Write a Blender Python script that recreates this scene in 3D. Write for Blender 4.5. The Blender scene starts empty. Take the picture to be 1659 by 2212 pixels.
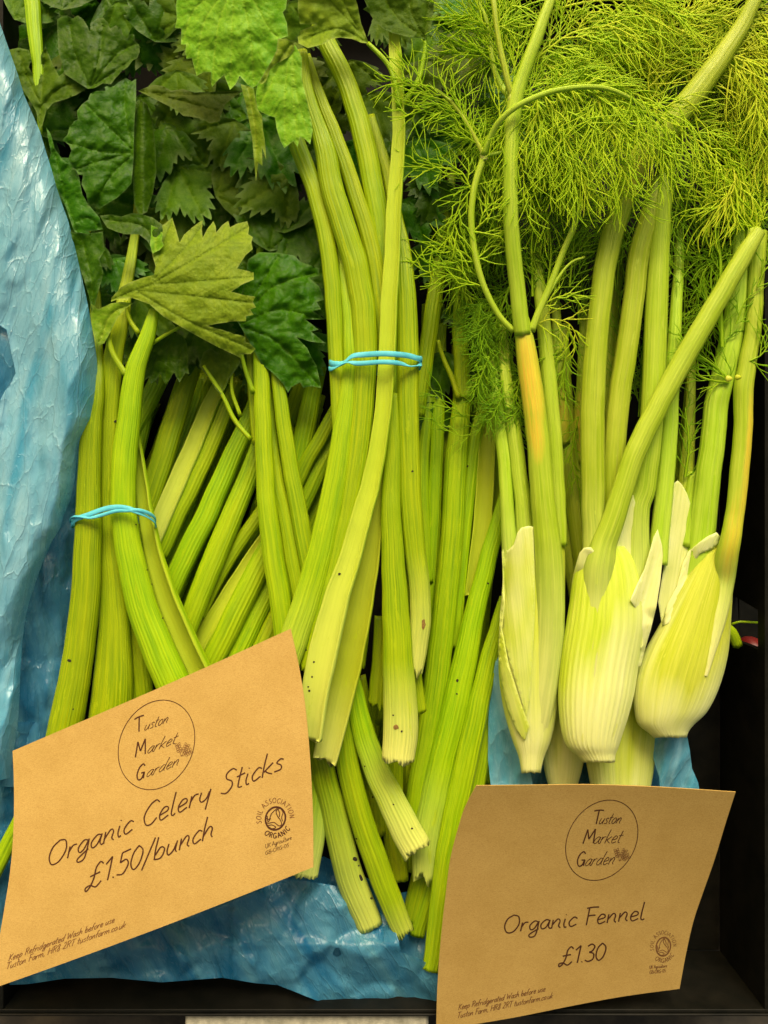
import bpy, math, random
import numpy as np
from mathutils import Vector, noise
from mathutils.geometry import delaunay_2d_cdt
from mathutils.bvhtree import BVHTree
R = math.radians
sc = bpy.context.scene
COL = sc.collection
# One layout unit is a quarter of a millimetre; the camera looks straight down
# into the crate from D units above the layout plane z = 0.
S = 0.00025
D = 1700.0
CX, CY = 829.5, 1106.0
# ------------------------------------------------------------------ camera
cam_d = bpy.data.cameras.new('camera')
cam = bpy.data.objects.new('camera', cam_d)
COL.objects.link(cam)
cam.location = (0, 0, D * S)
cam_d.sensor_fit = 'VERTICAL'
cam_d.angle = 2 * math.atan(1106.0 / D)
cam_d.clip_start = 0.01
cam_d.clip_end = 50
sc.camera = cam
# ------------------------------------------------------------------ light
w = bpy.data.worlds.new('World')
sc.world = w
w.use_nodes = True
nt = w.node_tree
bg = nt.nodes['Background']
sky = nt.nodes.new('ShaderNodeTexSky')
sky.sky_type = 'NISHITA'
sky.sun_disc = False
sky.sun_elevation = R(38)
sky.sun_rotation = R(-12)
sky.air_density = 1.0
sky.dust_density = 9.0
sky.ozone_density = 0.3
# added warm tint on the sky, in place of a warm camera white balance
warm = nt.nodes.new('ShaderNodeMix'); warm.data_type = 'RGBA'; warm.blend_type = 'MULTIPLY'
warm.inputs[0].default_value = 1.0
warm.inputs[7].default_value = (1.0, 0.86, 0.58, 1)
nt.links.new(sky.outputs[0], warm.inputs[6])
nt.links.new(warm.outputs[2], bg.inputs['Color'])
bg.inputs['Strength'].default_value = 0.085
sun_d = bpy.data.lights.new('sun', 'SUN')
sun_d.energy = 2.0
sun_d.angle = R(28)
sun_d.color = (1.0, 0.92, 0.74)
sun = bpy.data.objects.new('sun', sun_d)
COL.objects.link(sun)
sdir = Vector((math.sin(R(12)) * math.cos(R(38)), math.cos(R(12)) * math.cos(R(38)), math.sin(R(38))))
sun.rotation_euler = (-sdir).to_track_quat('-Z', 'Y').to_euler()
sun.location = sdir * 2
vs = sc.view_settings
vs.view_transform = 'Standard'
vs.look = 'None'
vs.exposure = 0.64
vs.gamma = 1

# ------------------------------------------------------------------ helpers
def P(x, y, z=0.0):
    k = (D - z) / D * S
    return Vector(((x - CX) * k, -(y - CY) * k, z * S))

def Pn(a):
    a = np.asarray(a, float)
    k = (D - a[..., 2]) / D * S
    return np.stack([(a[..., 0] - CX) * k, -(a[..., 1] - CY) * k, a[..., 2] * S], -1)

def empty(name, loc, label, cat, group=None):
    o = bpy.data.objects.new(name, None)
    o.empty_display_size = 0.01
    COL.objects.link(o)
    o.location = loc
    tag(o, label, cat, group)
    return o

def tag(o, label=None, cat=None, group=None, kind=None):
    if label: o['label'] = label
    if cat: o['category'] = cat
    if group: o['group'] = group
    if kind: o['kind'] = kind
    return o

def mkobj(name, verts, faces, mat, parent=None, smooth=True, attrs=None, uv=None):
    me = bpy.data.meshes.new(name)
    verts = np.asarray(verts, np.float32)
    if parent is not None:
        verts = verts - np.array(parent_loc(parent), np.float32)
    me.from_pydata(verts.tolist() if len(verts) < 200000 else verts.tolist(), [], faces if isinstance(faces, list) else faces.tolist())
    if smooth:
        me.polygons.foreach_set('use_smooth', np.ones(len(me.polygons), bool))
    if attrs:
        for k, v in attrs.items():
            a = me.attributes.new(k, 'FLOAT', 'POINT')
            a.data.foreach_set('value', np.asarray(v, np.float32).ravel())
    if uv is not None:
        uvl = me.uv_layers.new(name='UVMap')
        li = np.zeros(len(me.loops), np.int32)
        me.loops.foreach_get('vertex_index', li)
        uvl.data.foreach_set('uv', np.asarray(uv, np.float32)[li].ravel())
    me.materials.append(mat)
    me.update()
    o = bpy.data.objects.new(name, me)
    COL.objects.link(o)
    if parent is not None:
        o.parent = parent
    return o

def parent_loc(p):
    v = Vector(p.location)
    while p.parent is not None:
        p = p.parent
        v = v + Vector(p.location)
    return v

def catmull(pts, step):
    pts = np.asarray(pts, float)
    n = len(pts)
    if n == 2:
        m = max(2, int(np.linalg.norm(pts[1, :2] - pts[0, :2]) / step) + 1)
        t = np.linspace(0, 1, m)[:, None]
        return pts[0] * (1 - t) + pts[1] * t
    e = np.vstack([2 * pts[0] - pts[1], pts, 2 * pts[-1] - pts[-2]])
    out = []
    for i in range(n - 1):
        p0, p1, p2, p3 = e[i], e[i + 1], e[i + 2], e[i + 3]
        m = max(2, int(np.linalg.norm(p2[:3] - p1[:3]) / step) + 1)
        for t in np.linspace(0, 1, m, endpoint=False):
            out.append(0.5 * ((2 * p1) + (-p0 + p2) * t + (2 * p0 - 5 * p1 + 4 * p2 - p3) * t * t + (-p0 + 3 * p1 - 3 * p2 + p3) * t ** 3))
    out.append(pts[-1])
    return np.array(out)

# ------------------------------------------------------------------ materials
class N:
    def __init__(s, name):
        s.m = bpy.data.materials.new(name)
        s.m.use_nodes = True
        s.t = s.m.node_tree
        s.b = s.t.nodes['Principled BSDF']
        s.out = s.t.nodes['Material Output']
    def n(s, typ, **kw):
        x = s.t.nodes.new('ShaderNode' + typ)
        for k, v in kw.items():
            setattr(x, k, v)
        return x
    def l(s, a, b):
        s.t.links.new(a, b)
    def attr(s, name):
        return s.n('Attribute', attribute_name=name).outputs['Fac']
    def math(s, op, a, b=None, c=None, clamp=False):
        x = s.n('Math', operation=op, use_clamp=clamp)
        for i, v in enumerate((a, b, c)):
            if v is None: continue
            if isinstance(v, (int, float)): x.inputs[i].default_value = v
            else: s.l(v, x.inputs[i])
        return x.outputs[0]
    def mix(s, f, a, b, blend='MIX'):
        x = s.n('Mix', data_type='RGBA', blend_type=blend)
        for sock, v in ((x.inputs[0], f), (x.inputs[6], a), (x.inputs[7], b)):
            if isinstance(v, (int, float)): sock.default_value = v
            elif isinstance(v, tuple): sock.default_value = (*v, 1) if len(v) == 3 else v
            else: s.l(v, sock)
        return x.outputs[2]
    def ramp(s, f, stops, interp='LINEAR'):
        x = s.n('ValToRGB')
        cr = x.color_ramp
        cr.interpolation = interp
        while len(cr.elements) < len(stops): cr.elements.new(0.5)
        for e, (p, c) in zip(cr.elements, stops):
            e.position = p
            e.color = (c, c, c, 1) if isinstance(c, (int, float)) else (*c, 1)
        s.l(f, x.inputs[0])
        return x.outputs[0]
    def noise(s, vec, scale, detail=3, rough=0.5, dist=0.0):
        x = s.n('TexNoise')
        x.inputs['Scale'].default_value = scale
        x.inputs['Detail'].default_value = detail
        x.inputs['Roughness'].default_value = rough
        x.inputs['Distortion'].default_value = dist
        if vec is not None: s.l(vec, x.inputs['Vector'])
        return x.outputs['Fac']
    def uvscale(s, sx, sy):
        u = s.n('UVMap', uv_map='UVMap')
        m = s.n('Mapping')
        m.inputs['Scale'].default_value = (sx, sy, 1)
        s.l(u.outputs[0], m.inputs['Vector'])
        oi = s.n('ObjectInfo')
        ad = s.n('VectorMath', operation='ADD')
        cmb = s.n('CombineXYZ')
        mm = s.math('MULTIPLY', oi.outputs['Random'], 37.0)
        s.l(mm, cmb.inputs[2]); s.l(mm, cmb.inputs[1])
        s.l(m.outputs[0], ad.inputs[0]); s.l(cmb.outputs[0], ad.inputs[1])
        return ad.outputs[0]
    def obj(s):
        return s.n('TexCoord').outputs['Object']
    def bump(s, h, strength, dist=0.0005):
        x = s.n('Bump')
        x.inputs['Strength'].default_value = strength
        x.inputs['Distance'].default_value = dist
        s.l(h, x.inputs['Height'])
        s.l(x.outputs[0], s.b.inputs['Normal'])
    def setb(s, **kw):
        for k, v in kw.items():
            k = k.replace('_', ' ')
            i = s.b.inputs[k]
            if isinstance(v, (int, float)): i.default_value = v
            elif isinstance(v, tuple): i.default_value = (*v, 1) if len(v) == 3 and i.type == 'RGBA' else v
            else: s.l(v, i)

def stalk_mat(name, dark, mid, light, pale, inner, yellow=None, rough=0.36, sss=0.12):
    m = N(name)
    st = m.noise(m.uvscale(0.22, 0.0045), 1.0, 4, 0.62)
    fine = m.noise(m.uvscale(0.8, 0.012), 1.0, 2, 0.5)
    big = m.noise(m.uvscale(0.02, 0.006), 1.0, 2, 0.5)
    c = m.ramp(st, [(0.24, dark), (0.5, mid), (0.76, light)])
    rib = m.attr('rib')
    c = m.mix(m.math('MULTIPLY', rib, 0.20), c, light)
    c = m.mix(m.ramp(fine, [(0.5, 0.0), (0.7, 0.22)]), c, dark)
    c = m.mix(m.ramp(big, [(0.42, 0.0), (0.7, 0.42)]), c, light)
    c = m.mix(m.math('MULTIPLY', m.attr('inner'), 0.75), c, inner)
    hv = m.n('HueSaturation')
    oi = m.n('ObjectInfo')
    m.l(m.math('MULTIPLY_ADD', oi.outputs['Random'], 0.022, 0.489), hv.inputs['Hue'])
    m.l(m.math('MULTIPLY_ADD', oi.outputs['Random'], 0.28, 0.86), hv.inputs['Value'])
    m.l(c, hv.inputs['Color'])
    c = hv.outputs[0]
    pl = m.attr('pale')
    pl2 = m.math('MULTIPLY', pl, m.ramp(st, [(0.25, 0.75), (0.6, 1.0)]))
    c = m.mix(pl2, c, pale)
    if yellow:
        yf = m.math('MULTIPLY', m.attr('yellow'), m.ramp(m.noise(m.uvscale(0.12, 0.008), 1.0, 4, 0.7), [(0.30, 0.15), (0.52, 1.0)]))
        c = m.mix(yf, c, m.ramp(st, [(0.35, yellow[0]), (0.6, yellow[1])]))
    # specks of soil and small bruises
    sp = m.noise(m.uvscale(0.09, 0.05), 1.0, 3, 0.7)
    c = m.mix(m.ramp(sp, [(0.76, 0.0), (0.79, 0.9)]), c, (0.035, 0.03, 0.012))
    sc2 = m.noise(m.uvscale(0.05, 0.012), 1.0, 4, 0.7)
    c = m.mix(m.ramp(sc2, [(0.62, 0.0), (0.66, 0.45)]), c, light)
    m.l(c, m.b.inputs['Base Color'])
    m.setb(Roughness=m.ramp(st, [(0.3, rough + 0.12), (0.7, rough - 0.05)]), Subsurface_Weight=sss, Subsurface_Radius=(0.004, 0.004, 0.0015), Subsurface_Scale=0.6)
    m.b.inputs['Specular IOR Level'].default_value = 0.28
    m.bump(m.math('ADD', st, m.math('MULTIPLY', fine, 0.6)), 0.5, 0.0006)
    return m.m

MAT = {}
MAT['celery'] = stalk_mat('celery_stalk', (0.115, 0.24, 0.001), (0.25, 0.42, 0.0015), (0.44, 0.56, 0.006), (0.74, 0.76, 0.20), (0.46, 0.54, 0.03))
MAT['fennel_stalk'] = stalk_mat('fennel_stalk', (0.20, 0.34, 0.006), (0.34, 0.50, 0.012), (0.52, 0.64, 0.07), (0.80, 0.80, 0.34), (0.6, 0.62, 0.16),
                                yellow=((0.74, 0.66, 0.05), (0.68, 0.42, 0.035)))
MAT['bulb'] = stalk_mat('fennel_bulb', (0.36, 0.48, 0.010), (0.50, 0.60, 0.025), (0.66, 0.72, 0.10), (0.83, 0.88, 0.36), (0.8, 0.8, 0.36),
                        yellow=((0.62, 0.66, 0.03), (0.50, 0.40, 0.10)), rough=0.42, sss=0.3)

def leaf_mat(name, a, b, vein, edge, rough=0.42, trans=0.25):
    m = N(name)
    g = m.noise(m.uvscale(0.035, 0.035), 1.0, 4, 0.6)
    f = m.noise(m.uvscale(0.16, 0.16), 1.0, 3, 0.65)
    c = m.ramp(g, [(0.3, a), (0.7, b)])
    c = m.mix(m.ramp(f, [(0.45, 0.0), (0.75, 0.35)]), c, vein)
    vor = m.n('TexVoronoi', feature='DISTANCE_TO_EDGE')
    m.l(m.uvscale(0.10, 0.10), vor.inputs['Vector'])
    vor.inputs['Scale'].default_value = 1.0
    net = m.ramp(vor.outputs['Distance'], [(0.0, 0.30), (0.07, 0.0)])
    c = m.mix(net, c, vein)
    c = m.mix(m.math('MULTIPLY', m.attr('vein'), 0.75, clamp=True), c, vein)
    c = m.mix(m.math('MULTIPLY', m.attr('edge'), 0.22), c, edge)
    hv = m.n('HueSaturation')
    oi = m.n('ObjectInfo')
    m.l(m.math('MULTIPLY_ADD', oi.outputs['Random'], 0.03, 0.488), hv.inputs['Hue'])
    m.l(m.math('MULTIPLY_ADD', oi.outputs['Random'], 0.5, 0.72), hv.inputs['Value'])
    m.l(c, hv.inputs['Color'])
    c = hv.outputs[0]
    m.l(c, m.b.inputs['Base Color'])
    m.setb(Roughness=rough)
    m.b.inputs['Specular IOR Level'].default_value = 0.13
    hh = m.math('SUBTRACT', m.math('MULTIPLY', f, 0.6), m.math('ADD', m.math('MULTIPLY', net, 0.8), m.attr('vein')))
    m.bump(hh, 0.45, 0.0007)
    tr = m.n('BsdfTranslucent')
    m.l(m.mix(1.0, c, (1.0, 1.0, 0.35), 'MULTIPLY'), tr.inputs['Color'])
    mx = m.n('MixShader')
    mx.inputs[0].default_value = trans
    m.l(m.b.outputs[0], mx.inputs[1]); m.l(tr.outputs[0], mx.inputs[2])
    m.l(mx.outputs[0], m.out.inputs['Surface'])
    return m.m

MAT['leaf_bright'] = leaf_mat('celery_leaf_light', (0.12, 0.30, 0.006), (0.22, 0.43, 0.010), (0.34, 0.52, 0.03), (0.5, 0.62, 0.2))
MAT['leaf_pale'] = leaf_mat('celery_leaf_underside', (0.20, 0.32, 0.012), (0.30, 0.41, 0.022), (0.12, 0.20, 0.006), (0.48, 0.52, 0.2), rough=0.5)
MAT['leaf_dark'] = leaf_mat('celery_leaf_deep_green', (0.022, 0.092, 0.0008), (0.045, 0.150, 0.0012), (0.08, 0.20, 0.003), (0.28, 0.42, 0.15), rough=0.36)
MAT['leaf_olive'] = leaf_mat('celery_leaf_olive', (0.045, 0.115, 0.001), (0.08, 0.165, 0.0015), (0.12, 0.21, 0.004), (0.3, 0.42, 0.15), rough=0.5)

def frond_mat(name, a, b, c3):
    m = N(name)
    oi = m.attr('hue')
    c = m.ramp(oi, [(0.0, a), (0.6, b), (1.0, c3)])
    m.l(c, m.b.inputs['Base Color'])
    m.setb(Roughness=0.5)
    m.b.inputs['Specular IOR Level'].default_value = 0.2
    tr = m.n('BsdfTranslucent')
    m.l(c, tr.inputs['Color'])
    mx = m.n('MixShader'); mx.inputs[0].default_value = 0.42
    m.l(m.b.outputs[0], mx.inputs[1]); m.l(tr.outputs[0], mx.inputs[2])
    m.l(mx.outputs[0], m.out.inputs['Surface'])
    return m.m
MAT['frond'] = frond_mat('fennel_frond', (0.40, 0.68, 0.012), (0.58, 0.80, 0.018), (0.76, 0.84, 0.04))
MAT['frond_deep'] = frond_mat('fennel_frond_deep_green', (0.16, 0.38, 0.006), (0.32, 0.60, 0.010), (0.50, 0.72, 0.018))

def film_mat(name, base, painted_sheen, alpha):
    m = N(name)
    g = m.noise(m.uvscale(0.012, 0.0024), 1.0, 2, 0.5, 1.4)
    f = m.noise(m.uvscale(0.09, 0.03), 1.0, 5, 0.75, 1.2)
    lines = []
    for sx, sy in ((0.022, 0.0065), (0.07, 0.022)):
        wv = m.n('VectorMath', operation='ADD')
        nz = m.n('TexNoise'); m.l(m.uvscale(sx * .8, sy * .8), nz.inputs['Vector']); nz.inputs['Scale'].default_value = 1.0; nz.inputs['Detail'].default_value = 4
        m.l(m.uvscale(sx, sy), wv.inputs[0]); m.l(nz.outputs['Color'], wv.inputs[1])
        vor = m.n('TexVoronoi', feature='DISTANCE_TO_EDGE')
        vor.inputs['Scale'].default_value = 1.0
        m.l(wv.outputs[0], vor.inputs['Vector'])
        lines.append(m.ramp(vor.outputs['Distance'], [(0.0, 1.0), (0.03, 0.3), (0.12, 0.0)]))
    c = m.mix(m.ramp(g, [(0.30, 0.1), (0.70, 0.95)]), base, painted_sheen)  # sky highlights and thicker film painted into the colour as pale patches
    c = m.mix(m.ramp(f, [(0.5, 0.0), (0.72, 0.15)]), c, painted_sheen)
    c = m.mix(m.math('MULTIPLY', lines[0], 0.30), c, painted_sheen)  # pale sheen painted along the crease lines
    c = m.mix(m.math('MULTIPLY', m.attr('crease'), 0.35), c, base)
    m.l(c, m.b.inputs['Base Color'])
    m.setb(Roughness=m.ramp(f, [(0.3, 0.16), (0.7, 0.34)]), Alpha=m.ramp(g, [(0.40, alpha), (0.6, min(1.0, alpha + 0.14))]))
    m.b.inputs['Specular IOR Level'].default_value = 0.8
    h = m.math('ADD', m.math('MULTIPLY', lines[0], 1.0), m.math('ADD', m.math('MULTIPLY', lines[1], 0.45), m.math('MULTIPLY', f, 0.5)))
    m.bump(h, 0.55, 0.0007)
    tr = m.n('BsdfTranslucent')
    m.l(c, tr.inputs['Color'])
    mx = m.n('MixShader'); mx.inputs[0].default_value = 0.3
    m.l(m.b.outputs[0], mx.inputs[1]); m.l(tr.outputs[0], mx.inputs[2])
    m.l(mx.outputs[0], m.out.inputs['Surface'])
    return m.m
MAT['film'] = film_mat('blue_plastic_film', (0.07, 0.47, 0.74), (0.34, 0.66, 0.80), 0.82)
MAT['film_deep'] = film_mat('blue_plastic_film_darker', (0.005, 0.22, 0.50), (0.14, 0.42, 0.56), 0.70)  # darker, more see-through copy of the film for liners and some folds

def paper_mat():
    m = N('kraft_paper')
    o = m.obj()
    a = m.noise(o, 34, 6, 0.7)
    mp = m.n('Mapping'); mp.inputs['Scale'].default_value = (1, 2.6, 1); mp.inputs['Rotation'].default_value = (0, 0, 0.5)
    m.l(o, mp.inputs['Vector'])
    f = m.noise(mp.outputs[0], 900, 3, 0.75)
    f2 = m.noise(o, 2600, 2, 0.7)
    c = m.mix(m.ramp(a, [(0.35, 0.0), (0.65, 1.0)]), (0.49, 0.315, 0.085), (0.56, 0.37, 0.11))
    c = m.mix(m.ramp(f, [(0.48, 0.0), (0.70, 0.55)]), c, (0.34, 0.18, 0.035))
    c = m.mix(m.ramp(f2, [(0.50, 0.0), (0.72, 0.45)]), c, (0.70, 0.50, 0.17))
    c = m.mix(m.ramp(f2, [(0.30, 0.30), (0.42, 0.0)]), c, (0.34, 0.17, 0.05))
    m.l(c, m.b.inputs['Base Color'])
    m.setb(Roughness=0.75)
    m.b.inputs['Specular IOR Level'].default_value = 0.2
    m.bump(m.math('ADD', f, f2), 0.35, 0.0002)
    return m.m
MAT['paper'] = paper_mat()

def plain(name, col, rough=0.5, nscale=None, col2=None, spec=0.5, bump=0.3, lo=0.35, hi=0.7):
    m = N(name)
    if nscale:
        f = m.noise(m.obj(), nscale, 6, 0.68)
        m.l(m.ramp(f, [(lo, col), (hi, col2)]), m.b.inputs['Base Color'])
        m.bump(f, bump, 0.0008)
    else:
        m.b.inputs['Base Color'].default_value = (*col, 1)
    m.setb(Roughness=rough)
    m.b.inputs['Specular IOR Level'].default_value = spec
    return m.m
MAT['ink'] = plain('brown_ink', (0.075, 0.026, 0.012), 0.6, spec=0.2)
MAT['ink_faint'] = plain('faint_brown_ink', (0.19, 0.085, 0.03), 0.7, spec=0.2)
MAT['crate'] = plain('black_plastic', (0.0035, 0.004, 0.003), 0.5, 60, (0.013, 0.012, 0.009), spec=0.12, hi=0.8)
MAT['ground'] = plain('dark_ground', (0.015, 0.013, 0.010), 0.8, 30, (0.07, 0.058, 0.04))
MAT['slab'] = plain('grey_stone', (0.26, 0.25, 0.18), 0.85, 160, (0.55, 0.52, 0.40))
MAT['band'] = plain('light_blue_rubber', (0.085, 0.53, 0.68), 0.5, 250, (0.14, 0.62, 0.76), spec=0.3, bump=0.1)
MAT['soil'] = plain('dark_soil', (0.02, 0.014, 0.008), 0.9)
MAT['bruise'] = plain('brown_bruise', (0.16, 0.07, 0.015), 0.7, 900, (0.30, 0.20, 0.03))
MAT['red'] = plain('red_vegetable_skin', (0.12, 0.008, 0.006), 0.4, 60, (0.20, 0.010, 0.008))

# ------------------------------------------------------------------ sweeps
def section(kind, w, flat, nr):
    """closed cross-section: (lateral, outward, rib, inner) with unit = w"""
    if kind == 'round':
        M = max(20, nr * 4)
        ph = np.linspace(0, 2 * math.pi, M, endpoint=False)
        rib = 0.5 + 0.5 * np.cos(ph * nr)
        k = 1 + 0.020 * (rib - 0.5)
        return 0.5 * np.sin(ph) * k, flat * np.cos(ph) * k, rib, np.zeros(M)
    M = max(18, nr * 5)
    ph = np.linspace(-1, 1, M)
    an = ph * R(88)
    rib = 0.5 + 0.5 * np.cos((ph + 1) / 2 * nr * 2 * math.pi)
    rib *= 0.35 + 0.65 * np.abs(np.cos(ph * 5.3 + nr))
    amp = min(0.035, 1.5 / w)
    la = 0.5 * np.sign(ph) * np.abs(np.sin(an)) ** 0.92
    ou = flat * np.cos(an) ** 0.85
    la2 = la * (1 + amp * (rib - 1)); ou2 = ou + amp * (rib - 1) * np.cos(an)
    # inner channel, running back
    Mi = 14
    q = np.linspace(1, -1, Mi)
    li = 0.47 * q
    oi = -0.13 * (np.abs(q) ** 3) - 0.02 + (flat - 0.24) * (1 - q * q) * 0.9
    return (np.concatenate([la2, li]), np.concatenate([ou2, oi]), np.concatenate([rib, np.zeros(Mi)]),
            np.concatenate([np.zeros(M), np.ones(Mi)]))

_seed = [11]
def sweep(name, pts, mat, parent, kind='celery', roll=0.0, flat=0.37, ribp=7.5, pale=0.0, ragged=2.8, step=11,
          yellow=None, taper_top=False, palefrom=0.8, bumpy=0.6, caps=True):
    _seed[0] += 1
    sd = _seed[0] * 7.31
    pts = [tuple(p) if len(p) == 4 else tuple(p) for p in pts]
    c = catmull(pts, step)
    xyz = Pn(c[:, :3])
    n = len(c)
    wid = c[:, 3] * S * (D - c[:, 2]) / D
    T = np.gradient(xyz, axis=0)
    T /= np.linalg.norm(T, axis=1)[:, None]
    up = np.array([0, 0, 1.0])
    Lt = np.cross(T, up); Lt /= np.linalg.norm(Lt, axis=1)[:, None]
    Nn = np.cross(Lt, T)
    rl = np.array([R(roll(i / (n - 1))) if callable(roll) else R(roll) for i in range(n)])[:, None]
    A = Lt * np.cos(rl) + Nn * np.sin(rl)
    B = -Lt * np.sin(rl) + Nn * np.cos(rl)
    wm = float(np.max(c[:, 3]))
    nr = max(3, int(round(wm * 1.35 / ribp)))
    la, ou, rib, inn = section(kind, wm, flat, nr)
    M = len(la)
    V = xyz[:, None, :] + A[:, None, :] * (la[None, :, None] * wid[:, None, None]) + B[:, None, :] * (ou[None, :, None] * wid[:, None, None])
    # gentle unevenness
    s = np.concatenate([[0], np.cumsum(np.linalg.norm(np.diff(c[:, :3], axis=0), axis=1))])
    for i in range(n):
        k = noise.noise(Vector((s[i] * 0.02, sd, 0))) * bumpy * S * 2.2
        k2 = noise.noise(Vector((s[i] * 0.03, sd, 9))) * bumpy * S * 1.2
        V[i] += A[i] * k + B[i] * k2
    if ragged:
        for j in range(M):
            r1 = noise.noise(Vector((la[j] * 3.2, sd, 3))) * ragged * 1.6 + noise.noise(Vector((la[j] * 14, sd, 5))) * ragged * 0.7
            V[-1, j] += T[-1] * r1 * S
    arc = np.concatenate([[0], np.cumsum(np.hypot(np.diff(la), np.diff(ou)))]) * wm
    uv = np.stack(np.broadcast_arrays(arc[None, :], s[:, None]), -1).reshape(-1, 2)
    t = s / s[-1]
    pa = np.clip((t - palefrom) / (1 - palefrom), 0, 1) ** 1.2 * pale
    at = {'rib': np.broadcast_to(rib[None], (n, M)).reshape(-1), 'inner': np.broadcast_to(inn[None], (n, M)).reshape(-1),
          'pale': np.broadcast_to(pa[:, None], (n, M)).reshape(-1)}
    ye = np.zeros((n, M))
    if yellow:
        for i in range(n):
            for j in range(M):
                v = 0
                for (yy, hh, lo, wd, amt) in yellow:
                    dd = ((c[i, 1] - yy) / hh) ** 2 + ((la[j] - lo) / wd) ** 2
                    if ou[j] < 0 and wd < 1: continue
                    v = max(v, amt * max(0, 1 - dd ** 1.3))
                ye[i, j] = v
    at['yellow'] = ye.reshape(-1)
    idx = np.arange(n * M).reshape(n, M)
    a = idx[:-1]; b = idx[1:]
    F = np.stack([a, np.roll(a, -1, 1), np.roll(b, -1, 1), b], -1).reshape(-1, 4).tolist()
    V = V.reshape(-1, 3)
    if caps:
        # sunken end caps, fanned to a centre
        for (row, e) in ((idx[0], 0), (idx[-1], -1)):
            cen = V[row].mean(0) + T[e] * (S * (3.0 if e == 0 else -3.0))
            V = np.vstack([V, cen]); ci = len(V) - 1
            uv = np.vstack([uv, [3, s[e]]])
            at['rib'] = np.append(at['rib'], 0); at['inner'] = np.append(at['inner'], 1)
            at['pale'] = np.append(at['pale'], pa[e]); at['yellow'] = np.append(at['yellow'], 0)
            for j in range(M):
                q = (int(row[j]), int(row[(j + 1) % M]), ci)
                F.append(q if e == -1 else q[::-1])
    return mkobj(name, V, F, mat, parent, attrs=at, uv=uv)

# ------------------------------------------------------------------ sheets
def inside(poly, x, y):
    c = False
    j = len(poly) - 1
    for i in range(len(poly)):
        xi, yi = poly[i]; xj, yj = poly[j]
        if (yi > y) != (yj > y) and x < (xj - xi) * (y - yi) / (yj - yi) + xi:
            c = not c
        j = i
    return c

def tri_fill(poly, spacing, extra=None, holes=()):
    """triangulate a 2D outline with evenly spread inner points"""
    out = []
    n = len(poly)
    for i in range(n):
        a = np.array(poly[i]); b = np.array(poly[(i + 1) % n])
        m = max(1, int(np.linalg.norm(b - a) / (spacing * 1.3)))
        for k in range(m):
            out.append(tuple(a + (b - a) * k / m))
    E = [(i, (i + 1) % len(out)) for i in range(len(out))]
    nb = len(out)
    pts = list(out)
    for h in holes:
        s0 = len(pts)
        pts += list(h)
        E += [(s0 + i, s0 + (i + 1) % len(h)) for i in range(len(h))]
    if extra: pts += [tuple(p) for p in extra if inside(poly, *p)]
    xs = [p[0] for p in poly]; ys = [p[1] for p in poly]
    row = 0
    y = min(ys)
    rr = random.Random(5)
    # distance to the border via coarse check
    ob = np.array(out)
    while y < max(ys):
        x = min(xs) + (spacing / 2 if row % 2 else 0)
        while x < max(xs):
            if inside(poly, x, y):
                if np.min(np.abs(ob[:, 0] - x) + np.abs(ob[:, 1] - y)) > spacing * 0.6:
                    pts.append((x + rr.uniform(-.15, .15) * spacing, y + rr.uniform(-.15, .15) * spacing))
            x += spacing
        y += spacing * 0.87
        row += 1
    r = delaunay_2d_cdt([Vector(p) for p in pts], E, [], 1 if not holes else 2, 1e-4)
    V = [tuple(v) for v in r[0]]
    F = [tuple(f) for f in r[2]]
    if holes:
        F = [f for f in F if not any(inside(h, sum(V[i][0] for i in f) / 3, sum(V[i][1] for i in f) / 3) for h in holes)]
    # edge flag
    cnt = {}
    for f in F:
        for i in range(len(f)):
            e = tuple(sorted((f[i], f[(i + 1) % len(f)])))
            cnt[e] = cnt.get(e, 0) + 1
    edge = np.zeros(len(V))
    for e, c in cnt.items():
        if c == 1:
            edge[e[0]] = edge[e[1]] = 1
    # make counter-clockwise when seen from above after the y flip
    G = []
    for f in F:
        ax, ay = V[f[0]]; bx, by = V[f[1]]; cx, cy = V[f[2]]
        ar = (bx - ax) * (cy - ay) - (cx - ax) * (by - ay)
        G.append(f if ar < 0 else f[::-1])
    return np.array(V), G, edge

def vein_net(mains, sec=14.0, ang=40, rng=None):
    """main veins plus slanted side veins; returns sample points and strengths"""
    segs = []
    for m in mains:
        m = catmull(np.array([(x, y, 0.0) for x, y in m]), 6)[:, :2]
        L = np.sum(np.linalg.norm(np.diff(m, axis=0), axis=1))
        segs.append((m, 1.0))
        nsec = int(L / sec)
        for k in range(1, nsec):
            f = k / nsec
            i = min(len(m) - 2, int(f * (len(m) - 1)))
            d = m[i + 1] - m[i]; d = d / (np.linalg.norm(d) + 1e-9)
            for sg in (-1, 1):
                a = sg * R(ang)
                dd = np.array([d[0] * math.cos(a) - d[1] * math.sin(a), d[0] * math.sin(a) + d[1] * math.cos(a)])
                ln = L * 0.30 * (1 - 0.5 * f)
                tt = np.linspace(0.05, 1, max(2, int(ln / 6)))[:, None]
                segs.append((m[i] + dd * ln * tt + d * (tt ** 2) * ln * 0.25, 0.5))
    return segs

def vein_field(V, segs, wdt):
    out = np.zeros(len(V))
    dist = np.full(len(V), 1e9)
    for (m, st) in segs:
        a = m[:-1]; b = m[1:]
        if len(a) == 0: continue
        for p, q in zip(a, b):
            d = q - p
            L2 = max(1e-9, d @ d)
            t = np.clip(((V - p) @ d) / L2, 0, 1)
            dd = np.linalg.norm(V - (p + t[:, None] * d), axis=1)
            out = np.maximum(out, st * np.exp(-(dd / wdt) ** 2))
            if st == 1.0: dist = np.minimum(dist, dd)
    return out, dist

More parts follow.
